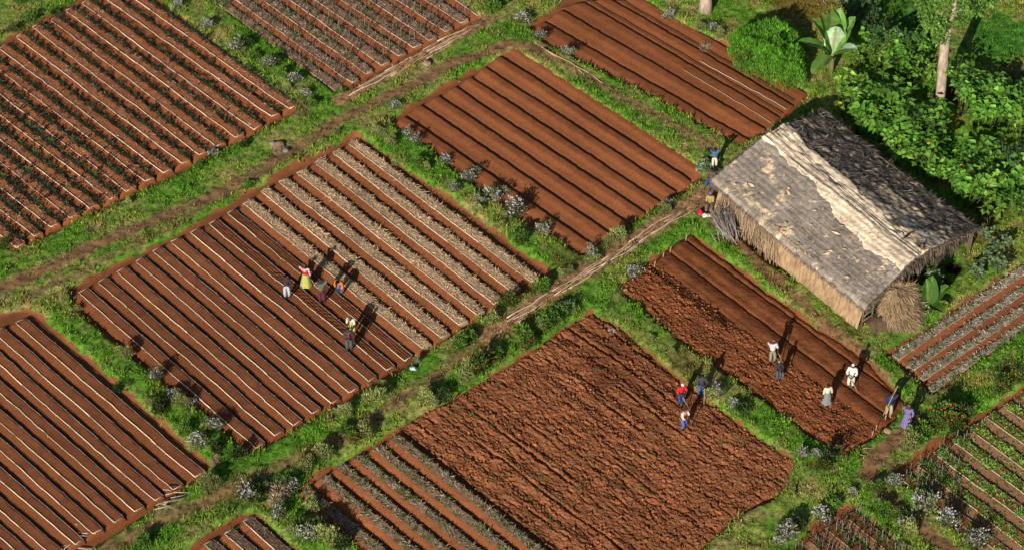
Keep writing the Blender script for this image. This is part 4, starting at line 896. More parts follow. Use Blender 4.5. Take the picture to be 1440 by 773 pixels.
# ------------------------------------------------------------------ poles and stones lying about
pole_me = []
for k in range(5):
    mb = MB(); l = 4.2; s = np.linspace(-l / 2, l / 2, 7); mb.tube(np.c_[s, rng.normal(size=7) * .03 + .06 * np.sin(s + k), rng.normal(size=7) * .01], np.linspace(.032, .024, 7), np.array([(.6, .4, .26), (.7, .52, .37), (.5, .31, .19), (.62, .43, .29), (.76, .64, .52)][k]), 6); pole_me.append(mb.mesh('pole', M_pole))
def pole_run(a, b_, width, rows, label, group, gap=.86):
    A_, B_ = G(*a, .2), G(*b_, .2); d = B_ - A_; L0 = np.linalg.norm(d[:2]); d /= np.linalg.norm(d); nrm = np.array([-d[1], d[0], 0]); ang = math.atan2(d[1], d[0])
    for r in range(rows):
        s = rng.uniform(0, 2.5) + 2.0 + (r in (0, rows - 1)) * rng.uniform(0, 2)
        while s < L0 - 1.4:
            o_ = (r / (max(rows - 1, 1)) - .5) * width * (.6 + .4 * math.sin(math.pi * s / L0)) + rng.normal() * .03
            p = A_ + d * s + nrm * o_; p[2] = zat(p) + .012 + rng.uniform(0, .025)
            if rng.random() < gap:
                o2 = tag(link('pole', pole_me[int(rng.integers(5))], None, p, ang + rng.normal() * .02 + (math.pi if rng.random() < .5 else 0), (rng.uniform(.75, 1.1), 1, 1)), label, 'pole', group)
            s += rng.uniform(2.6, 4.2)
pole_run((484, 138), (680, 30), .95, 9, 'long pale pole lying in the pile beside the staked top field', 'pole pile at the staked field')
pole_run((690, 470), (988, 282), .66, 6, 'long pale pole laid along the dirt path to the hut', 'poles laid along the path')
pole_run((735, 52), (880, 138), .1, 2, 'white pole bordering the footpath below the bare top field', 'poles bordering the footpath')
pole_run((432, 180), (484, 146), .08, 1, 'single thin pole lying in grass at lower end of pole pile', None, 1)
pole_run((40, 366), (92, 342), .08, 1, 'single thin pole lying in grass below the seedling field', None, 1)
# irrigation tubes on the top ridges
def hose(a, b_, C, r, label):
    A_, B_ = G(*a, .13), G(*b_, .13); n = 30; t = np.linspace(0, 1, n); P = A_ + (B_ - A_) * t[:, None]
    P[:, 2] = .2 + .02 * np.sin(t * 40); P[:, :2] += ((fbm(t * 9, t * 0, 250) - .5) * .12)[:, None]
    org = P[0].copy(); mb = MB(); mb.tube(P - org, r, C, 6); tag(link('hose', mb.mesh('hose', M_wood), None, org), label, 'hose')
hose((866, -2), (1116, 144), (.02, .02, .02), .022, 'black hose along the topmost furrow of the bare top field')
hose((822, -2), (1100, 162), (.02, .02, .02), .022, 'black hose along the second furrow of the bare top field')
hose((960, 98), (1084, 174), (.5, .4, .33), .014, 'pale string line lying third from top in the bare top field')
hose((985, 87), (1106, 155), (.62, .55, .5), .018, 'white string line near the leafy bush end of the top field')
def stone(px, py, s, C, label):
    me = bpy.data.meshes.new('stone'); bm = bmesh.new(); bmesh.ops.create_icosphere(bm, subdivisions=3, radius=s)
    for v in bm.verts:
        k = 1 + .5 * (float(fbm([v.co.x / s * 1.3 + px], [v.co.y / s * 1.3 + v.co.z / s * .8 + py], 260)[0]) - .5); v.co *= k; v.co.z *= .6
    bm.to_mesh(me); bm.free(); at = me.color_attributes.new('Col', 'FLOAT_COLOR', 'POINT')
    for d_ in at.data: d_.color = (*C, 1)
    me.materials.append(M_rock); tag(link('stone', me, None, P3(px, py, s * .25), px), label, 'stone')
stone(601, 93, .28, (.34, .24, .19), 'pinkish boulder in grass below the pole pile')
stone(392, 207, .36, (.36, .23, .15), 'tan boulder on the track below the seedling field')
stone(402, 214, .2, (.22, .22, .24), 'small grey stone right of the tan boulder')
stone(384, 204, .2, (.3, .3, .32), 'small grey stone left of the tan boulder')
stone(861, 462, .25, (.36, .3, .27), 'grey stone in the grass above the ploughed field')
stone(1248, 607, .22, (.36, .23, .16), 'brown stone at the lower corner of the hoed field')
# cut sticks at the ends of beds and field corner
def twig_pile(pts, label, n=9, l=1.2, C=(.55, .43, .33), name='cut_stick_pile', cat='stick pile'):
    org = P3(*pts); mb = MB()
    for k in range(n):
        a = rng.uniform(-.5, .5) + (0 if k % 2 else .5); c = np.r_[rng.normal(size=2) * .35, .06 + .02 * k]; d = np.array([math.cos(a), math.sin(a), rng.normal() * .08]) * l * rng.uniform(.3, .6)
        mb.tube([c - d, c + rng.normal(size=3) * .03, c + d], [.03, .026, .018], np.array(C) * rng.uniform(.6, 1.2), 5)
    tag(link(name, mb.mesh(name, M_pole), None, org), label, cat)
twig_pile((240, 706), 'scattered pale cut sticks at end of lower left field', 11, .8)
twig_pile((108, 768), 'short pale cut sticks at lower corner of the lower left field', 7, .9)
twig_pile((118, 748), 'small bundle of pale sticks beside bed end, lower left field', 6, .9)
twig_pile((1290, 612), 'few thin crooked sticks on grass near the purple dress', 3, .5, (.4, .28, .18))
twig_pile((1215, 630), 'crooked sticks along the lower edge of the hoed field', 4, .7, (.42, .28, .18))
# pegs standing at the ends of the hoed field
for k, (px, py) in enumerate(((964, 340), (942, 356), (932, 364), (920, 376), (1244, 592), (1250, 580), (1231, 606), (1226, 614))):
    c = G(px, py); mb = MB(); mb.tube([(0, 0, -.1), (.02, .01, .25), (.05, .02, .5)], [.03, .028, .022], (.5, .36, .25), 6)
    tag(link('wooden_peg', mb.mesh('wooden_peg', M_pole), None, c), 'short wooden peg at the edge of the hoed field', 'peg', 'pegs marking the hoed field')

# ------------------------------------------------------------------ large-leaved hedge plants behind the hut
LG = np.array([.185, .41, .055])
def big_leaf_proto(h=1.8, r=.8, n=128, L=.42, c=LG, stems=8):
    root = thing('leafy_plant', 'x', 'plant'); mb = MB(); sb = MB(); per = n // stems
    for s in range(stems):
        a = rng.uniform(0, 6.28); tip = np.array([math.cos(a) * r * rng.uniform(.2, 1), math.sin(a) * r * rng.uniform(.2, 1), h * rng.uniform(.7, 1.08)])
        st = np.array([tip[0] * .25, tip[1] * .25, -.05]); md = (st + tip) / 2 + np.array([tip[0], tip[1], 0]) * .1
        sb.tube([st, md, tip], [.025, .018, .009], (.12, .13, .05), 5)
        t = rng.random(per) ** .6; t = .3 + .7 * t; P = st + (tip - st) * t[:, None]; b_ = rng.uniform(0, 6.28, per)
        D = np.c_[np.cos(b_), np.sin(b_), rng.uniform(-.25, .6, per)]; P = P + D * .05
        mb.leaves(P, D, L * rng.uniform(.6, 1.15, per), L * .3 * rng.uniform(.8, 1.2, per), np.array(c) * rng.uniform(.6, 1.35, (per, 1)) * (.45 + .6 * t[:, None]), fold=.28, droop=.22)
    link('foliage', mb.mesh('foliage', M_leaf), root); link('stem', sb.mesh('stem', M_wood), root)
    return root
BP = [big_leaf_proto(*a) for a in ((1.8, .8, 128, .42), (2.1, .7, 110, .38, (.18, .42, .06)), (1.6, .95, 140, .4, (.28, .5, .075)), (1.9, .85, 120, .46), (1.5, .8, 90, .36, (.22, .4, .06)))]; bp_used = [False] * 5
def put_big(px, py, zc, s, label, group, protos=BP, used=bp_used):
    k = int(rng.integers(len(protos)))
    if not used[k]: o = protos[k]; used[k] = True
    else: o = copy_tree(protos[k])
    tag(o, label, 'plant', group); g = G(px, py, zc); g[2] = zat(g) - .03
    o.location = tuple(g); o.rotation_euler = (0, 0, rng.uniform(0, 6.28)); o.scale = (s, s, s * rng.uniform(.85, 1.12)); return o
def fill_poly(poly, step):
    poly = np.array(poly, float); out = []
    lo, hi = poly.min(0), poly.max(0); y = lo[1]; row = 0
    while y < hi[1]:
        x = lo[0] + (row % 2) * step / 2
        while x < hi[0]:
            p = np.array([[x + rng.normal() * step * .16, y + rng.normal() * step * .12]])
            if sdist(p, poly)[0] < 0: out.append(p[0])
            x += step
        y += step * .62; row += 1
    return out
HB = [(1172, 112), (1205, 96), (1222, 110), (1262, 140), (1300, 156), (1330, 190), (1390, 212), (1440, 240), (1470, 300), (1425, 300), (1385, 292), (1330, 255), (1260, 215), (1200, 165)]
for p in fill_poly(HB, 24):
  if rng.random() < .88: put_big(p[0], p[1], 1.2, rng.uniform(.7, 1.4), 'large-leaved bright green plant in the thick hedge right behind the hut', 'hedge of leafy plants behind the hut')
for p in fill_poly([(1340, 108), (1380, 118), (1440, 122), (1490, 130), (1490, 200), (1430, 178), (1380, 168), (1345, 140)], 21): put_big(p[0], p[1], 1.2, rng.uniform(.9, 1.2), 'large-leaved bright green plant right of the bare tree trunk', 'leafy plants right of the tree trunk')
for p in fill_poly([(1195, 62), (1240, 55), (1310, 78), (1312, 118), (1250, 92), (1205, 84)], 20): put_big(p[0], p[1], 1.0, rng.uniform(.85, 1.25), 'looser leafy plant between the banana plant and the bare trunk', 'leafy plants left of the tree trunk')
# bluish-green brassica-like plants near the hut gable
BR = [big_leaf_proto(.9, .5, 80, .3, (.25, .36, .17), 7) for _ in range(2)]; br_used = [False] * 2
for (px, py, lab) in ((1372, 388, 'lowest grey-green leafy plant in the row by the hut gable'), (1388, 368, 'grey-green leafy plant second from bottom by the hut gable'), (1398, 350, 'grey-green leafy plant third from bottom by the hut gable'), (1386, 334, 'grey-green leafy plant nearest the gable corner'), (1416, 342, 'rightmost grey-green leafy plant by the gable'), (1405, 380, 'small grey-green plant at the verge near stubble beds')):
    put_big(px, py, .5, rng.uniform(.9, 1.2), lab, 'grey-green plants by the hut gable', BR, br_used)
for (px, py, z, s, lab) in ((1310, 402, .4, 1.0, 'grey-green plant at the foot of the small banana plant'),):
    put_big(1300, 440, .2, .8, lab, None, BR, br_used)
CLB = [big_leaf_proto(2.0, .5, 110, .34, (.2, .3, .13), 6)]; put_big(1312, 412, .1, 1.0, 'tall grey-green climber standing against the hut gable', None, CLB, [False])
DBP = [big_leaf_proto(1.5, .8, 170, .2, (.08, .18, .06), 9) for _ in range(2)]; dbu = [False] * 2
for px, py, lab in ((1222, 48, 'tallest dark leafy bush above the banana plant'), (1265, 76, 'dark leafy bush left of the bare tree trunk'), (1188, 30, 'dark leafy bush left of two above the banana plant'), (1210, 26, 'dark leafy bush right of two above the banana plant'), (1424, 232, 'dark green small-leaved bush at upper end of hedge'), (1436, 262, 'dark green small-leaved bush at lower end of hedge'), (1238, 70, 'dark leafy bush right of the banana plant')):
    put_big(px, py, .9, 1.7, lab, None, DBP, dbu)
# yellow blossoms in the hedge
def blossom(px, py, label):
    g = G(px, py, 2.15); mb = MB(); a = np.linspace(0, 6.28, 13)[:-1]
    mb.leaves(np.zeros((12, 3)), np.c_[np.cos(a), np.sin(a), np.full(12, .35)], .17, .05, (.85, .62, .03)); mb.tube([(0, 0, -.35), (0, 0, .03)], .012, (.12, .18, .04), 5)
    tag(link('yellow_blossom', mb.mesh('yellow_blossom', M_flower), None, g), label, 'flower')
blossom(1307, 203, 'large yellow blossom near the middle of the hedge'); blossom(1353, 234, 'large yellow blossom at the lower right of the hedge'); blossom(1181, 146, 'small yellow blossom at the hedge end near the roof peak')

# feathery bush
def feathery():
    poly = np.array([(1026, 58), (1040, 44), (1076, 38), (1110, 52), (1128, 72), (1136, 96), (1130, 120), (1106, 128), (1076, 116), (1040, 98), (1024, 82)], float)
    W_ = np.array([G(*p, .6)[:2] for p in poly]); c = W_.mean(0); org = np.array([c[0], c[1], zat(c)])
    root = thing('feathery_bush', 'broad bright green feathery bush at end of bare field', 'bush', org)
    n = 26000; lo, hi = W_.min(0), W_.max(0); P = rng.uniform(lo, hi, (n, 2)); sd = sdist(P, W_) + (fbm(P[:, 0] * 1.2, P[:, 1] * 1.2, 270) - .5) * .9; k = sd < 0; P, sd = P[k], sd[k]; n = len(P)
    H = 1.7 * np.sqrt(np.clip(-sd / .9, 0, 1)) * (.35 + 1.1 * fbm(P[:, 0] * 1.3, P[:, 1] * 1.3, 271)); z = H * (1 - .5 * rng.random(n) ** 2)
    D = np.c_[rng.normal(size=(n, 2)) * .4, np.ones(n)]
    mb = MB(); f = fbm(P[:, 0] * 2.5, P[:, 1] * 2.5, 272)[:, None]
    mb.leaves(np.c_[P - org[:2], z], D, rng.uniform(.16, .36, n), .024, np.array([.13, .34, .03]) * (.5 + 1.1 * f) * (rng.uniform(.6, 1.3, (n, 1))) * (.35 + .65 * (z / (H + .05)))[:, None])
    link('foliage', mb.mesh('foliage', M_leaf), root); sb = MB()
    for q in P[rng.integers(0, n, 60)]: sb.tube([np.r_[q - org[:2], -.05], np.r_[q - org[:2] + rng.normal(size=2) * .08, .8]], .014, (.1, .12, .04), 5)
    link('stem', sb.mesh('stem', M_wood), root)
feathery()

# banana plants
def banana(px, py, label, h, spec, C=(.12, .28, .045), sleaf=1.0):
    g = P3(px, py, -.05); root = thing('banana_plant', label, 'banana plant', g); mb = MB()
    mb.tube([(0, 0, 0), (.02, 0, h * .5), (0, .02, h)], [.2 * sleaf, .16 * sleaf, .1 * sleaf], (.2, .2, .08), 10); link('stem', mb.mesh('stem', M_bark), root)
    for (az, el, L, W_, pale, bend) in spec:
        m, k = 16, 7; t = np.linspace(0, 1, m); w = np.linspace(-1, 1, k); T_, K_ = np.meshgrid(t, w, indexing='ij')
        e = R(el) - bend * t ** 1.5; dz = np.sin(e); dr = np.cos(e); rr = np.concatenate([[0], np.cumsum((dr[1:] + dr[:-1]) / 2)]) * L / (m - 1); zz = np.concatenate([[0], np.cumsum((dz[1:] + dz[:-1]) / 2)]) * L / (m - 1)
        wd = W_ * np.clip(np.sin(np.clip((t - .1) / .9, 0, 1) ** .75 * math.pi), 0, 1) ** .6 + .03
        a = R(az); dirv = np.array([math.cos(a), math.sin(a)]); pv = np.array([-dirv[1], dirv[0]])
        notch = 1 - .14 * (vn(T_ * 14, K_ * 0 + az, 280) > .72) * (np.abs(K_) > .6)
        xy = rr[:, None, None] * dirv + (K_ * wd[:, None] * notch)[..., None] * pv
        nzx = -np.sin(e)[:, None] * np.abs(K_) * wd[:, None] * .35
        xy = xy + nzx[..., None] * dirv; Z = h * .9 + zz[:, None] + np.cos(e)[:, None] * np.abs(K_) * wd[:, None] * .35 + .02 * np.sin(K_ * 20 + T_ * 40)
        cc = np.array((.55, .72, .5) if pale else C) * (.8 + .3 * vn(T_ * 30, K_, 281))[..., None]; cc[np.abs(K_) < .1] = (.3, .36, .12)
        link('leaf', mesh('leaf', np.concatenate([xy, Z[..., None]], -1).reshape(-1, 3), grid_faces(m, k), M_leaf, cc.reshape(-1, 3), True), root)
banana(1168, 102, 'tall banana plant with broad upright leaves above the hut', 1.5, [(268, 84, 2.6, .66, True, .12), (165, 66, 3.0, .64, False, .3), (185, 40, 2.7, .52, False, .5), (115, 82, 3.2, .66, False, .2), (70, 76, 3.2, .7, False, .25), (35, 64, 2.9, .62, False, .4), (330, 50, 2.0, .5, True, .7), (225, 8, 2.1, .46, False, .9), (140, 74, 3.1, .6, False, .3), (10, 30, 2.0, .45, False, .8)], (.16, .36, .06))
banana(1303, 438, 'small banana plant with glossy leaves beside the straw heap', .3, [(75, 76, 2.0, .5, False, .2), (150, 62, 1.7, .42, False, .4), (25, 55, 1.8, .46, False, .5), (240, 40, 1.2, .34, False, .6), (310, 40, 1.4, .38, False, .8), (115, 80, 1.9, .42, False, .2), (200, 35, 1.2, .34, False, .6)], (.08, .22, .03), .5)

# trees
def tree(name, label, px, py, pts, rad, crown, nleaf, Lf, C, limbs):
    g = P3(px, py, -.1); root = thing(name, label, 'tree', g); mb = MB(); mb.tube(pts, rad, (.48, .36, .29), 14)
    tr = link('trunk', mb.mesh('trunk', M_bark, True), root)
    for a, b_, r in limbs:
        lb = MB(); a = np.array(a, float); b_ = np.array(b_, float); lb.tube([a, (a + b_) / 2 + (0, 0, .2), b_], [r, r * .7, r * .35], (.36, .29, .23), 8); link('limb', lb.mesh('limb', M_bark), tr)
    cb = MB(); cr = np.array(crown, float); i = rng.integers(0, len(cr), nleaf); d = rng.normal(size=(nleaf, 3)); d /= np.linalg.norm(d, axis=1)[:, None]
    P = cr[i, :3] + d * (cr[i, 3] * rng.uniform(.3, 1.05, nleaf))[:, None]
    f = fbm(P[:, 0] * 1.5, P[:, 1] * 1.5 + P[:, 2], 290)[:, None]
    cb.leaves(P, d + rng.normal(size=(nleaf, 3)) * .6 + (0, 0, .1), Lf * rng.uniform(.6, 1.3, nleaf), Lf * .3, np.array(C) * (.4 + 1.1 * f) * rng.uniform(.6, 1.35, (nleaf, 1)), fold=.25, droop=.15)
    link('crown', cb.mesh('crown', M_leaf), root)
tree('pollarded_tree', 'pale bare-trunked tree with sparse leafy crown behind the hedge', 1322, 146,
     [(0, 0, 0), (-.02, .02, .5), (-.08, .03, 1.5), (-.12, .05, 2.4), (-.14, .05, 2.6), (-.2, .06, 3.8), (-.24, .08, 5.0), (-.12, .1, 5.6), (0, .1, 6.4), (.05, .15, 7.6), (.0, .2, 9.0)],
     [.4, .33, .31, .31, .35, .3, .31, .2, .16, .13, .08],
     [(-1.6, .3, 7.2, .65), (-1.0, .0, 6.3, .7), (-.7, -.2, 5.5, .5), (-1.5, -.2, 6.6, .5), (-.5, .2, 7.4, .8), (.8, .3, 7.6, .6), (1.5, .2, 7.3, .5), (2.2, .5, 7.9, .6), (.2, .3, 8.6, .9), (-1.0, .4, 8.6, .9), (1.3, .5, 8.9, .9), (0, .3, 9.8, 1.0), (-1.9, .2, 7.8, .5), (.1, .0, 2.7, .3), (.35, .1, 6.7, .4), (-.4, .0, 6.2, .45)], 4200, .24, (.17, .32, .06),
     [((-.24, .06, 4.9), (-.55, 0, 5.15), .14), ((0, .1, 6.2), (-1.3, .2, 7.2), .07), ((.03, .12, 6.9), (1.6, .3, 7.6), .07), ((-.1, .1, 5.7), (-.9, 0, 6.5), .05), ((.0, .2, 8.4), (-1.0, .3, 9.0), .05)])
tree('broadleaf_tree', 'pale tree trunk rising out of the top edge near bare field', 992, 16, [(0, 0, 0), (.0, .05, 1), (.05, .1, 3), (.1, .1, 5), (.1, .2, 7.5)], [.5, .4, .34, .3, .16],
     [(0, .2, 8.2, 1.2), (1.2, .3, 7.9, 1.0), (-1.2, .2, 7.8, 1.0), (.3, 1.0, 8.6, 1.1), (.2, -.6, 8.8, 1.0), (-.5, .3, 9.4, 1.1)], 2600, .24, (.13, .26, .05), [((.1, .1, 5.5), (1.2, .3, 7.6), .1), ((.1, .1, 5.2), (-1.2, .2, 7.4), .1)])

# ------------------------------------------------------------------ people
def ik(a, t, l1_, l2_, hint):
    a = np.array(a, float); t = np.array(t, float); d = t - a; D_ = np.linalg.norm(d); m = (l1_ + l2_) * .995
    if D_ > m: t = a + d / D_ * m; d = t - a; D_ = m
    u = d / D_; x = (l1_ ** 2 - l2_ ** 2 + D_ ** 2) / (2 * D_); y = math.sqrt(max(l1_ ** 2 - x ** 2, 0))
    h = np.array(hint, float); h = h - u * (h @ u); h /= np.linalg.norm(h) + 1e-9
    return a + u * x + h * y, t
def skinned(name, verts, edges, radii, mat, C, parent=None, loc=None, rz=0, rootv=0, sub=1):
    me = bpy.data.meshes.new(name); me.from_pydata([tuple(v) for v in verts], edges, []); o = bpy.data.objects.new(name, me); col.objects.link(o)
    o.modifiers.new('s', 'SKIN'); sk = me.skin_vertices[0].data
    for i, r in enumerate(radii): sk[i].radius = r if isinstance(r, tuple) else (r, r); sk[i].use_root = (i == rootv)
    o.modifiers['s'].use_smooth_shade = True
    m2 = o.modifiers.new('u', 'SUBSURF'); m2.levels = m2.render_levels = sub
    dg = bpy.context.evaluated_depsgraph_get(); dg.update(); nm = bpy.data.meshes.new_from_object(o.evaluated_get(dg)); bpy.data.objects.remove(o); bpy.data.meshes.remove(me)
    nm.name = name; at = nm.color_attributes.get('Col') or nm.color_attributes.new('Col', 'FLOAT_COLOR', 'POINT')
    co = np.zeros(len(nm.vertices) * 3); nm.vertices.foreach_get('co', co); co = co.reshape(-1, 3)
    cc = C(co) if callable(C) else np.tile(np.array(C), (len(co), 1))
    at.data.foreach_set('color', np.c_[cc, np.ones(len(co))].astype(np.float32).ravel()); nm.materials.clear(); nm.materials.append(mat)
    return link(name, nm, parent, loc, rz)
SK = np.array([.075, .04, .026])
def person(px, py, label, top=(.1, .1, .1), bottom=(.2, .3, .45), skirt=False, hands=('down', 'down'), lean=0, rz=0, h=1.68, hat=None, step=.0, shoes=(.05, .03, .02), z=.12, stripes=None, sit=False, hair=(.01, .008, .007), dress=False, armcol=None, group=None, squat=0):
    g = G(px, py, z); s = h / 1.68 * 1.05
    ph = .9 - squat * .42
    if sit: ph = .28
    pel = np.array([0, squat * .18, ph]); Rl = Matrix.Rotation(R(lean), 3, 'X')
    def up(v): return pel + np.array(Rl @ Vector(v))
    chest, sh_c, neck, head, crown_ = up((0, 0, .3)), up((0, 0, .47)), up((0, -.005, .56)), up((0, -.03, .665)), up((0, -.025, .735))
    face = up((0, -.13, .655))
    V = [pel, up((0, 0, .15)), chest, sh_c, neck, head, crown_, face]; Rr = [(.13, .1), (.115, .09), (.14, .1), (.1, .075), (.05, .05), (.078, .092), (.06, .07), (.014, .014)]; E_ = [(0, 1), (1, 2), (2, 3), (3, 4), (4, 5), (5, 6), (5, 7)]
    J = {}
    for side, mode in zip((-1, 1), hands):
        S = up((side * .185, 0, .44))
        T = {'down': up((side * .27, -.06, -.12)), 'brow': np.array(head) + np.array([side * .06, -.13, .06]), 'head': np.array(head) + np.array([side * .12, -.02, .1]), 'front': np.array(up((side * .1, -.32, .12))), 'low': pel + np.array([side * .12, -.42, -.18]), 'hip': up((side * .2, -.05, .05)), 'ground': pel + np.array([side * .1, -.55, -.5]), 'knee': pel + np.array([side * .14, -.35, -.05])}[mode]
        el, hd = ik(S, T, .29, .26, (side * 1.0, .25, -.4 if mode != 'brow' else .05)); i = len(V)
        dv = (hd - el) / np.linalg.norm(hd - el); palm = hd + dv * .07
        V += [S, el, hd, palm]; Rr += [(.062, .06), (.042, .042), (.029, .029), (.034, .02)]; E_ += [(3, i), (i, i + 1), (i + 1, i + 2), (i + 2, i + 3)]
        lat = np.cross(dv, (0, -1, .2)); lat /= np.linalg.norm(lat) + 1e-9; fw = np.cross(lat, dv)
        for f, (o_, l) in enumerate(((-.03, .062), (-.01, .075), (.011, .07), (.03, .055))):
            b0 = len(V); V += [palm + lat * o_ + dv * .03, palm + lat * o_ * 1.1 + dv * (.03 + l * .6) + fw * .012, palm + lat * o_ * 1.1 + dv * (.03 + l * .9) + fw * .035]; Rr += [(.009, .009), (.0085, .0085), (.007, .007)]; E_ += [(i + 3, b0), (b0, b0 + 1), (b0 + 1, b0 + 2)]
        b0 = len(V); V += [hd + lat * -.04 * side + dv * .04, hd + lat * -.06 * side + dv * .08 + fw * .02]; Rr += [(.011, .011), (.009, .009)]; E_ += [(i + 2, b0), (b0, b0 + 1)]
        J[side] = (S, el, hd)
    legs = {}
    for side in (-1, 1):
        hp = pel + np.array([side * .09, 0, -.05]); an = np.array([side * (.1 + abs(step) * .25), -side * step * .5, .08])
        if sit: an = np.array([side * .14, -.72, .08])
        kn, an = ik(hp, an, .42, .42, (side * .15, -1, .3)); i = len(V); toe = an + np.array([side * .03, -.15, -.045])
        V += [hp, kn, an, toe]; Rr += [(.088, .088), (.056, .056), (.036, .036), (.04, .028)]; E_ += [(0, i), (i, i + 1), (i + 1, i + 2), (i + 2, i + 3)]; legs[side] = (hp, kn, an, toe)
    V = [np.array(v) * s for v in V]; Rr = [(a * s, b_ * s) for a, b_ in Rr]; rzr = R(rz)
    shc = np.array(shoes)
    body = skinned('person', V, E_, Rr, M_skin, lambda co: np.where((co[:, 2] < .1 * s)[:, None], shc, SK), None, g, rzr)
    tag(body, label, 'person', group)
    # clothing
    def cl(name, vs, es, rs, C): return skinned(name, [np.array(v) * s for v in vs], es, [(a * s, b_ * s) if isinstance((a, b_), tuple) else a for a, b_ in rs], M_cloth, C, body)
    vs = [up((0, 0, -.04)), up((0, 0, .15)), up((0, 0, .33)), up((0, 0, .46)), up((0, -.003, .52))]; rs = [(.175, .14), (.165, .13), (.19, .14), (.14, .1), (.07, .065)]; es = [(0, 1), (1, 2), (2, 3), (3, 4)]
    for side in (-1, 1):
        S, el, hd = J[side]; i = len(vs); vs += [S, S + (el - S) * .95, el + (hd - el) * (.55 if armcol else .1)]; rs += [(.09, .088), (.074, .072), (.058, .058)]; es += [(3, i), (i, i + 1), (i + 1, i + 2)]
    tc_ = np.array(top, float)
    if stripes is not None: tf = lambda co: np.where((np.sin(co[:, 2] / s * 62) > 0)[:, None], tc_, np.array(stripes))
    else: tf = tc_
    cl('shirt', vs, es, rs, tf)
    bt = np.array(bottom, float)
    if skirt or dress:
        m, n_ = 24, 9; a = np.linspace(0, 2 * math.pi, m, endpoint=False); lo = .2 if not squat else .12; zs = np.linspace(ph + (.12 if not dress else .2), lo, n_); rows_ = []
        for q, zz in enumerate(zs):
            f = q / (n_ - 1); w = .17 + .15 * f + .03 * step; rr = 1 + .1 * f * np.sin(a * 6 + 1); yo = pel[1] * (1 - f)
            rows_.append(np.c_[np.cos(a) * w * rr, np.sin(a) * w * .85 * rr + yo - .03 * f, np.full(m, zz)])
        P_ = np.array(rows_).reshape(-1, 3) * s; i = np.arange(n_ - 1)[:, None] * m; j = np.arange(m)[None]; Q = np.stack([i + j, i + (j + 1) % m, i + m + (j + 1) % m, i + m + j], -1).reshape(-1, 4)
        link('skirt', mesh('skirt', P_, Q, M_cloth, bt, True), body)
    else:
        vs = [pel + np.array([0, 0, .06]), pel + np.array([0, 0, -.02])]; rs = [(.145, .12), (.14, .12)]; es = [(0, 1)]
        for side in (-1, 1):
            hp, kn, an, toe = legs[side]; i = len(vs); vs += [hp, kn, kn + (an - kn) * .85]; rs += [(.118, .115), (.094, .092), (.078, .076)]; es += [(1, i), (i, i + 1), (i + 1, i + 2)]
        cl('trousers', vs, es, rs, bt)
    hc = np.array(hat if hat else hair, float); me = bpy.data.meshes.new('hair'); bm = bmesh.new(); bmesh.ops.create_uvsphere(bm, u_segments=14, v_segments=9, radius=1)
    rot = Rl.to_4x4()
    for v in bm.verts:
        v.co = Vector((v.co.x * .088, v.co.y * .104, v.co.z * .1))
        if v.co.z < 0 and v.co.y < .02: v.co.z *= .05; v.co.y *= .9
        v.co = (Rl @ v.co + Vector(up((0, -.02, .70)))) * s
    bm.to_mesh(me); bm.free(); at = me.color_attributes.new('Col', 'FLOAT_COLOR', 'POINT')
    for d_ in at.data: d_.color = (*hc, 1)
    me.materials.append(M_cloth); link('cap' if hat else 'hair', me, body)
    eb = MB()
    for side in (-1, 1): e_ = np.array(up((side * .032, -.118, .675))) * s; eb.box(e_, (.022 * s, .012 * s, .012 * s), 0, (.5, .48, .45))
    link('eyes', eb.mesh('eyes', M_skin), body)
    M_ = Matrix.Translation(Vector(g)) @ Matrix.Rotation(rzr, 4, 'Z')
    return dict(w=lambda side: np.array(M_ @ Vector(J[side][2] * s)), g=g, M=M_)
def hoe(p, q, label):
    """handle from p (head end) to q"""
    p, q = np.array(p, float), np.array(q, float); org = p.copy(); root = thing('hoe', label, 'hoe', org); d = q - p
    mb = MB(); mb.tube([np.zeros(3), d * .5 + (0, 0, .01), d], [.024, .022, .02], (.5, .36, .22), 6); link('handle', mb.mesh('handle', M_wood), root)
    u = d / np.linalg.norm(d); s_ = np.cross(u, (0, 0, 1)); s_ /= np.linalg.norm(s_) + 1e-9; b_ = np.cross(s_, u)
    V = []
    for t, w in ((0, .05), (.12, .1), (.26, .09)):
        for sd_ in (-1, 1): V.append(-b_ * t + s_ * sd_ * w + u * .06 * (1 - t))
    V = np.array(V); V2 = V + u * .012
    mb = MB(); mb.add(np.r_[V, V2], [(0, 1, 3, 2), (2, 3, 5, 4), (6, 8, 9, 7), (8, 10, 11, 9), (0, 6, 7, 1), (4, 5, 11, 10), (0, 2, 8, 6), (2, 4, 10, 8), (1, 7, 9, 3), (3, 9, 11, 5)], None, (.16, .14, .13)); link('blade', mb.mesh('blade', M_rock), root)
Wt = (.78, .75, .7)
a = person(404, 418, 'person in dark maroon top and pale jeans shading eyes beside smooth beds', (.07, .035, .045), (.42, .5, .6), hands=('brow', 'down'), rz=8, z=.15)
b_ = person(431, 404, 'person in red and white striped shirt with yellow-green wrap', (.62, .03, .05), (.45, .45, .13), skirt=True, hands=('brow', 'down'), rz=-6, stripes=(.8, .72, .7), hat=(.12, .05, .06), z=.16, armcol=1)
hoe(P3(446, 402, .0), b_['w'](1), 'thin hoe held by the person in striped shirt')
c_ = person(453, 425, 'person in olive grey top and maroon trousers with both arms raised', (.15, .15, .12), (.1, .03, .04), hands=('brow', 'head'), rz=10, hat=(.05, .06, .09), armcol=1, z=.12)
person(480, 411, 'person crouching in orange jacket over blue trousers', (.8, .18, .04), (.12, .2, .4), hands=('low', 'low'), lean=48, squat=.55, rz=-25, armcol=1, z=.15)
d_ = person(497, 466, 'person in cream shirt and yellow-green trousers bending over', (.72, .66, .52), (.5, .5, .2), hands=('low', 'low'), lean=42, squat=.2, rz=-20, hat=(.2, .12, .08), z=.14)
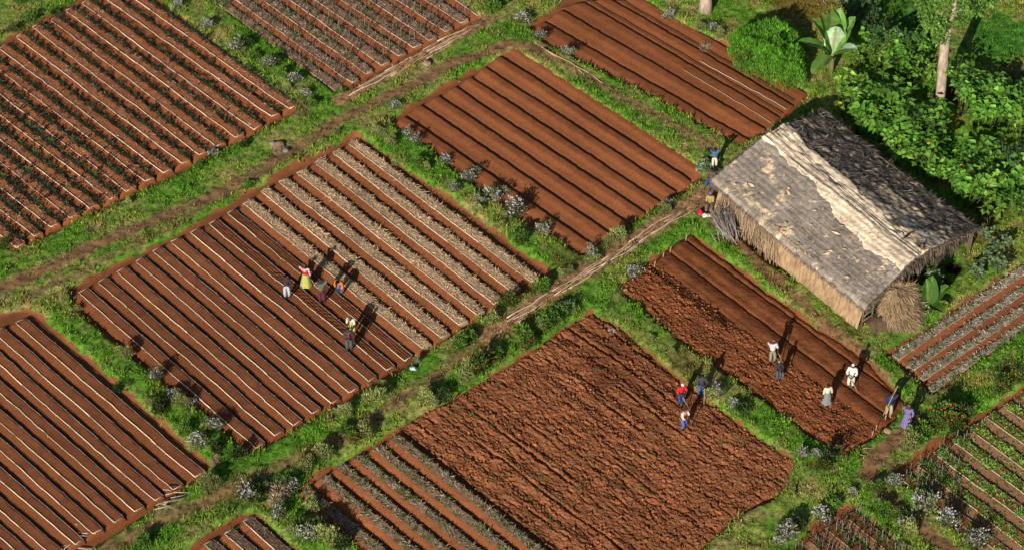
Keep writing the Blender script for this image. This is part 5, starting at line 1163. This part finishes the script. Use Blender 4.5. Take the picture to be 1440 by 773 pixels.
e_ = person(491, 492, 'person in dark grey clothes with red scarf beside pit-dug bed', (.06, .06, .075), (.09, .1, .12), hands=('front', 'down'), rz=12, z=.12)
mb = MB(); sc_ = np.linspace(0, 2 * math.pi, 14); mb.tube(np.c_[np.cos(sc_) * .1, np.sin(sc_) * .085, np.zeros(14)], .025, (.6, .03, .06), 6); mb.tube([(.03, -.1, 0), (.04, -.15, -.12), (.05, -.16, -.28)], .028, (.6, .03, .06), 6)
p_ = e_['g'] + np.array([0, 0, 1.43]); tag(link('scarf', mb.mesh('scarf', M_cloth), None, p_), 'red scarf around neck of person in dark grey', 'scarf')
h1 = person(1085, 509, 'person in white patterned shirt and khaki trousers shading eyes in hoed field', (.7, .66, .68), (.26, .25, .17), hands=('brow', 'down'), rz=10, hat=(.3, .1, .1), z=.1)
hoe(P3(1101, 505, 0), h1['w'](1), 'hoe held by the person in white patterned shirt')
h2 = person(1093, 534, 'person in dark top and blue jeans working in hoed field', (.05, .05, .065), (.07, .1, .17), hands=('front', 'front'), rz=30, hat=(.25, .25, .27), z=.1, h=1.45)
hoe(P3(1102, 530, .0), h2['w'](1), 'short hoe held by the person in dark top')
h3 = person(1196, 543, 'person all in white leaning on a hoe in hoed field', Wt, (.74, .7, .62), hands=('front', 'front'), rz=-15, skirt=False, hat=Wt, armcol=1, z=.1)
hoe(P3(1208, 549, .02), h3['w'](-1), 'hoe leaned on by the person all in white')
h4 = person(1162, 568, 'person in cream top, grey skirt and pink shoes walking in hoed field', (.72, .66, .55), (.22, .24, .25), skirt=True, hands=('down', 'down'), rz=15, step=.35, shoes=(.6, .1, .22), z=.1, h=1.5, armcol=1)
h5 = person(1249, 584, 'person in navy top and khaki trousers raising a long hoe', (.03, .045, .12), (.42, .38, .26), hands=('front', 'head'), rz=-10, z=.1, shoes=(.5, .45, .35))
m_ = (h5['w'](-1) + h5['w'](1)) / 2; dd = h5['w'](1) - h5['w'](-1); dd /= np.linalg.norm(dd)
hoe(h5['w'](1) + dd * .55, h5['w'](-1) - dd * .6, 'long hoe raised by the person in navy top')
h6 = person(1274, 601, 'person in long purple dress holding a stick at field corner', (.2, .16, .36), (.2, .16, .37), dress=True, skirt=True, hands=('brow', 'front'), rz=-5, armcol=1, z=.15, hat=(.16, .11, .1))
mb = MB(); q0 = h6['w'](1); q1 = P3(1273, 610, 0); mb.tube([np.zeros(3), (q0 - q1) * .5, (q0 - q1) * 1.15], .02, (.5, .36, .22), 6); tag(link('walking_stick', mb.mesh('walking_stick', M_wood), None, q1), 'wooden stick held upright by the person in purple dress', 'stick')
i1 = person(956, 568, 'person in red shirt and white cap hoeing the ploughed field', (.68, .03, .04), (.04, .07, .2), hands=('front', 'front'), rz=25, lean=12, hat=(.8, .78, .75), z=.13)
hoe(P3(969, 569, .05), i1['w'](-1), 'hoe held by the person in red shirt')
i2 = person(985, 556, 'person in dark grey shirt and blue trousers hoeing at field edge', (.06, .065, .08), (.07, .12, .28), hands=('front', 'front'), rz=10, lean=8, z=.13)
hoe(P3(990, 566, .05), i2['w'](1), 'hoe held by the person in dark grey shirt')
i3 = person(959, 603, 'person in pale pink top over blue leggings hoeing the ploughed field', (.78, .56, .44), (.1, .14, .4), hands=('front', 'front'), rz=55, lean=10, skirt=False, dress=False, z=.13, hat=(.05, .03, .03), armcol=1)
hoe(P3(974, 594, .05), i3['w'](1), 'hoe held by the person in pale pink top')
person(1004, 236, 'person in blue shirt and white shorts with raised arms at the hut corner', (.07, .16, .38), (.65, .62, .55), hands=('brow', 'brow'), rz=5, z=.2, h=1.5)
person(1000, 256, 'person in brown top and blue trousers sitting by vegetables near hut corner', (.12, .08, .075), (.05, .09, .3), hands=('knee', 'knee'), sit=True, rz=-20, z=.22)
person(998, 290, 'person in yellow-brown clothes and violet cap sitting at the path end', (.4, .3, .12), (.2, .14, .08), hands=('knee', 'knee'), sit=True, rz=-10, hat=(.16, .15, .5), z=.22)
person(1021, 290, 'person in teal shirt sitting in shade under the hut eave', (.05, .25, .26), (.25, .06, .08), hands=('knee', 'knee'), sit=True, rz=-40, z=.2)
# vegetables and cloths
def cabbage_heap():
    me = []
    for k in range(3):
        n = 50; d = rng.normal(size=(n, 3)); d /= np.linalg.norm(d, axis=1)[:, None]; d[:, 2] = np.abs(d[:, 2]); mb = MB()
        mb.leaves(d * .1, d + rng.normal(size=(n, 3)) * .6, .16, .07, np.array([(.3, .4, .22), (.42, .48, .32), (.2, .32, .14)][k]) * rng.uniform(.7, 1.3, (n, 1)), fold=.3); me.append(mb.mesh('cabbage', M_leaf))
    c = P3(991, 236)
    for k in range(16):
        a = rng.uniform(0, 6.28); r = .5 * math.sqrt(rng.random()); p = c + np.array([math.cos(a) * r, math.sin(a) * r, .06 + .35 * (1 - r / .5) * rng.random()])
        tag(link('cabbage', me[k % 3], None, p, a, rng.uniform(.9, 1.3)), 'pale green cabbage heaped beside the people at the hut corner', 'cabbage', 'cabbages heaped at the hut corner')
cabbage_heap()
def cloth(px, py, C, label, s=.4):
    n = 22; a = np.linspace(-1, 1, n); X_, Y_ = np.meshgrid(a, a, indexing='ij'); z = .22 * fbm(X_ * 2.2 + px, Y_ * 2.2, 300) * np.clip(1.2 - X_ ** 2 - Y_ ** 2, 0, 1) + .02
    w = 1 + .3 * (fbm(X_ + py, Y_, 301) - .5)
    tag(link('cloth', mesh('cloth', np.stack([X_ * s * w, Y_ * s * w * .7, z], -1).reshape(-1, 3), grid_faces(n, n), M_cloth, np.array(C), True), None, P3(px, py, .1), px), label, 'cloth')
cloth(985, 303, (.62, .04, .1), 'crumpled red cloth on grass near the stick pile', .25)
cloth(993, 307, (.7, .66, .62), 'crumpled white cloth beside the red cloth', .26)
cloth(797, 433, (.66, .58, .55), 'crumpled pinkish white cloth beside the pole path', .5)
cloth(581, 521, (.5, .62, .68), 'small pale blue cloth beside the dry brush heap', .18)

# ------------------------------------------------------------------ light
SUN = np.array([-.39, -.92]); SUN /= np.linalg.norm(SUN); EL = R(23.5)
sv_ = Vector((SUN[0] * math.cos(EL), SUN[1] * math.cos(EL), math.sin(EL)))
ld = bpy.data.lights.new('sun', 'SUN'); ld.energy = 5.0; ld.angle = R(.5); ld.color = (1, .925, .79)
lo_ = bpy.data.objects.new('sun', ld); col.objects.link(lo_); lo_.rotation_euler = (-sv_).to_track_quat('-Z', 'Y').to_euler()
w = bpy.data.worlds.new('World'); scene.world = w; w.use_nodes = True; nt = w.node_tree
sky = nt.nodes.new('ShaderNodeTexSky'); sky.sky_type = 'NISHITA'; sky.sun_disc = False; sky.sun_elevation = EL; sky.sun_rotation = math.atan2(SUN[0], SUN[1])
bg = nt.nodes['Background']; nt.links.new(sky.outputs[0], bg.inputs[0]); bg.inputs[1].default_value = .05
scene.view_settings.view_transform = 'Standard'; scene.view_settings.look = 'None'; scene.view_settings.exposure = 0; scene.view_settings.gamma = 1
scene.cycles.max_bounces = 5; scene.cycles.diffuse_bounces = 3
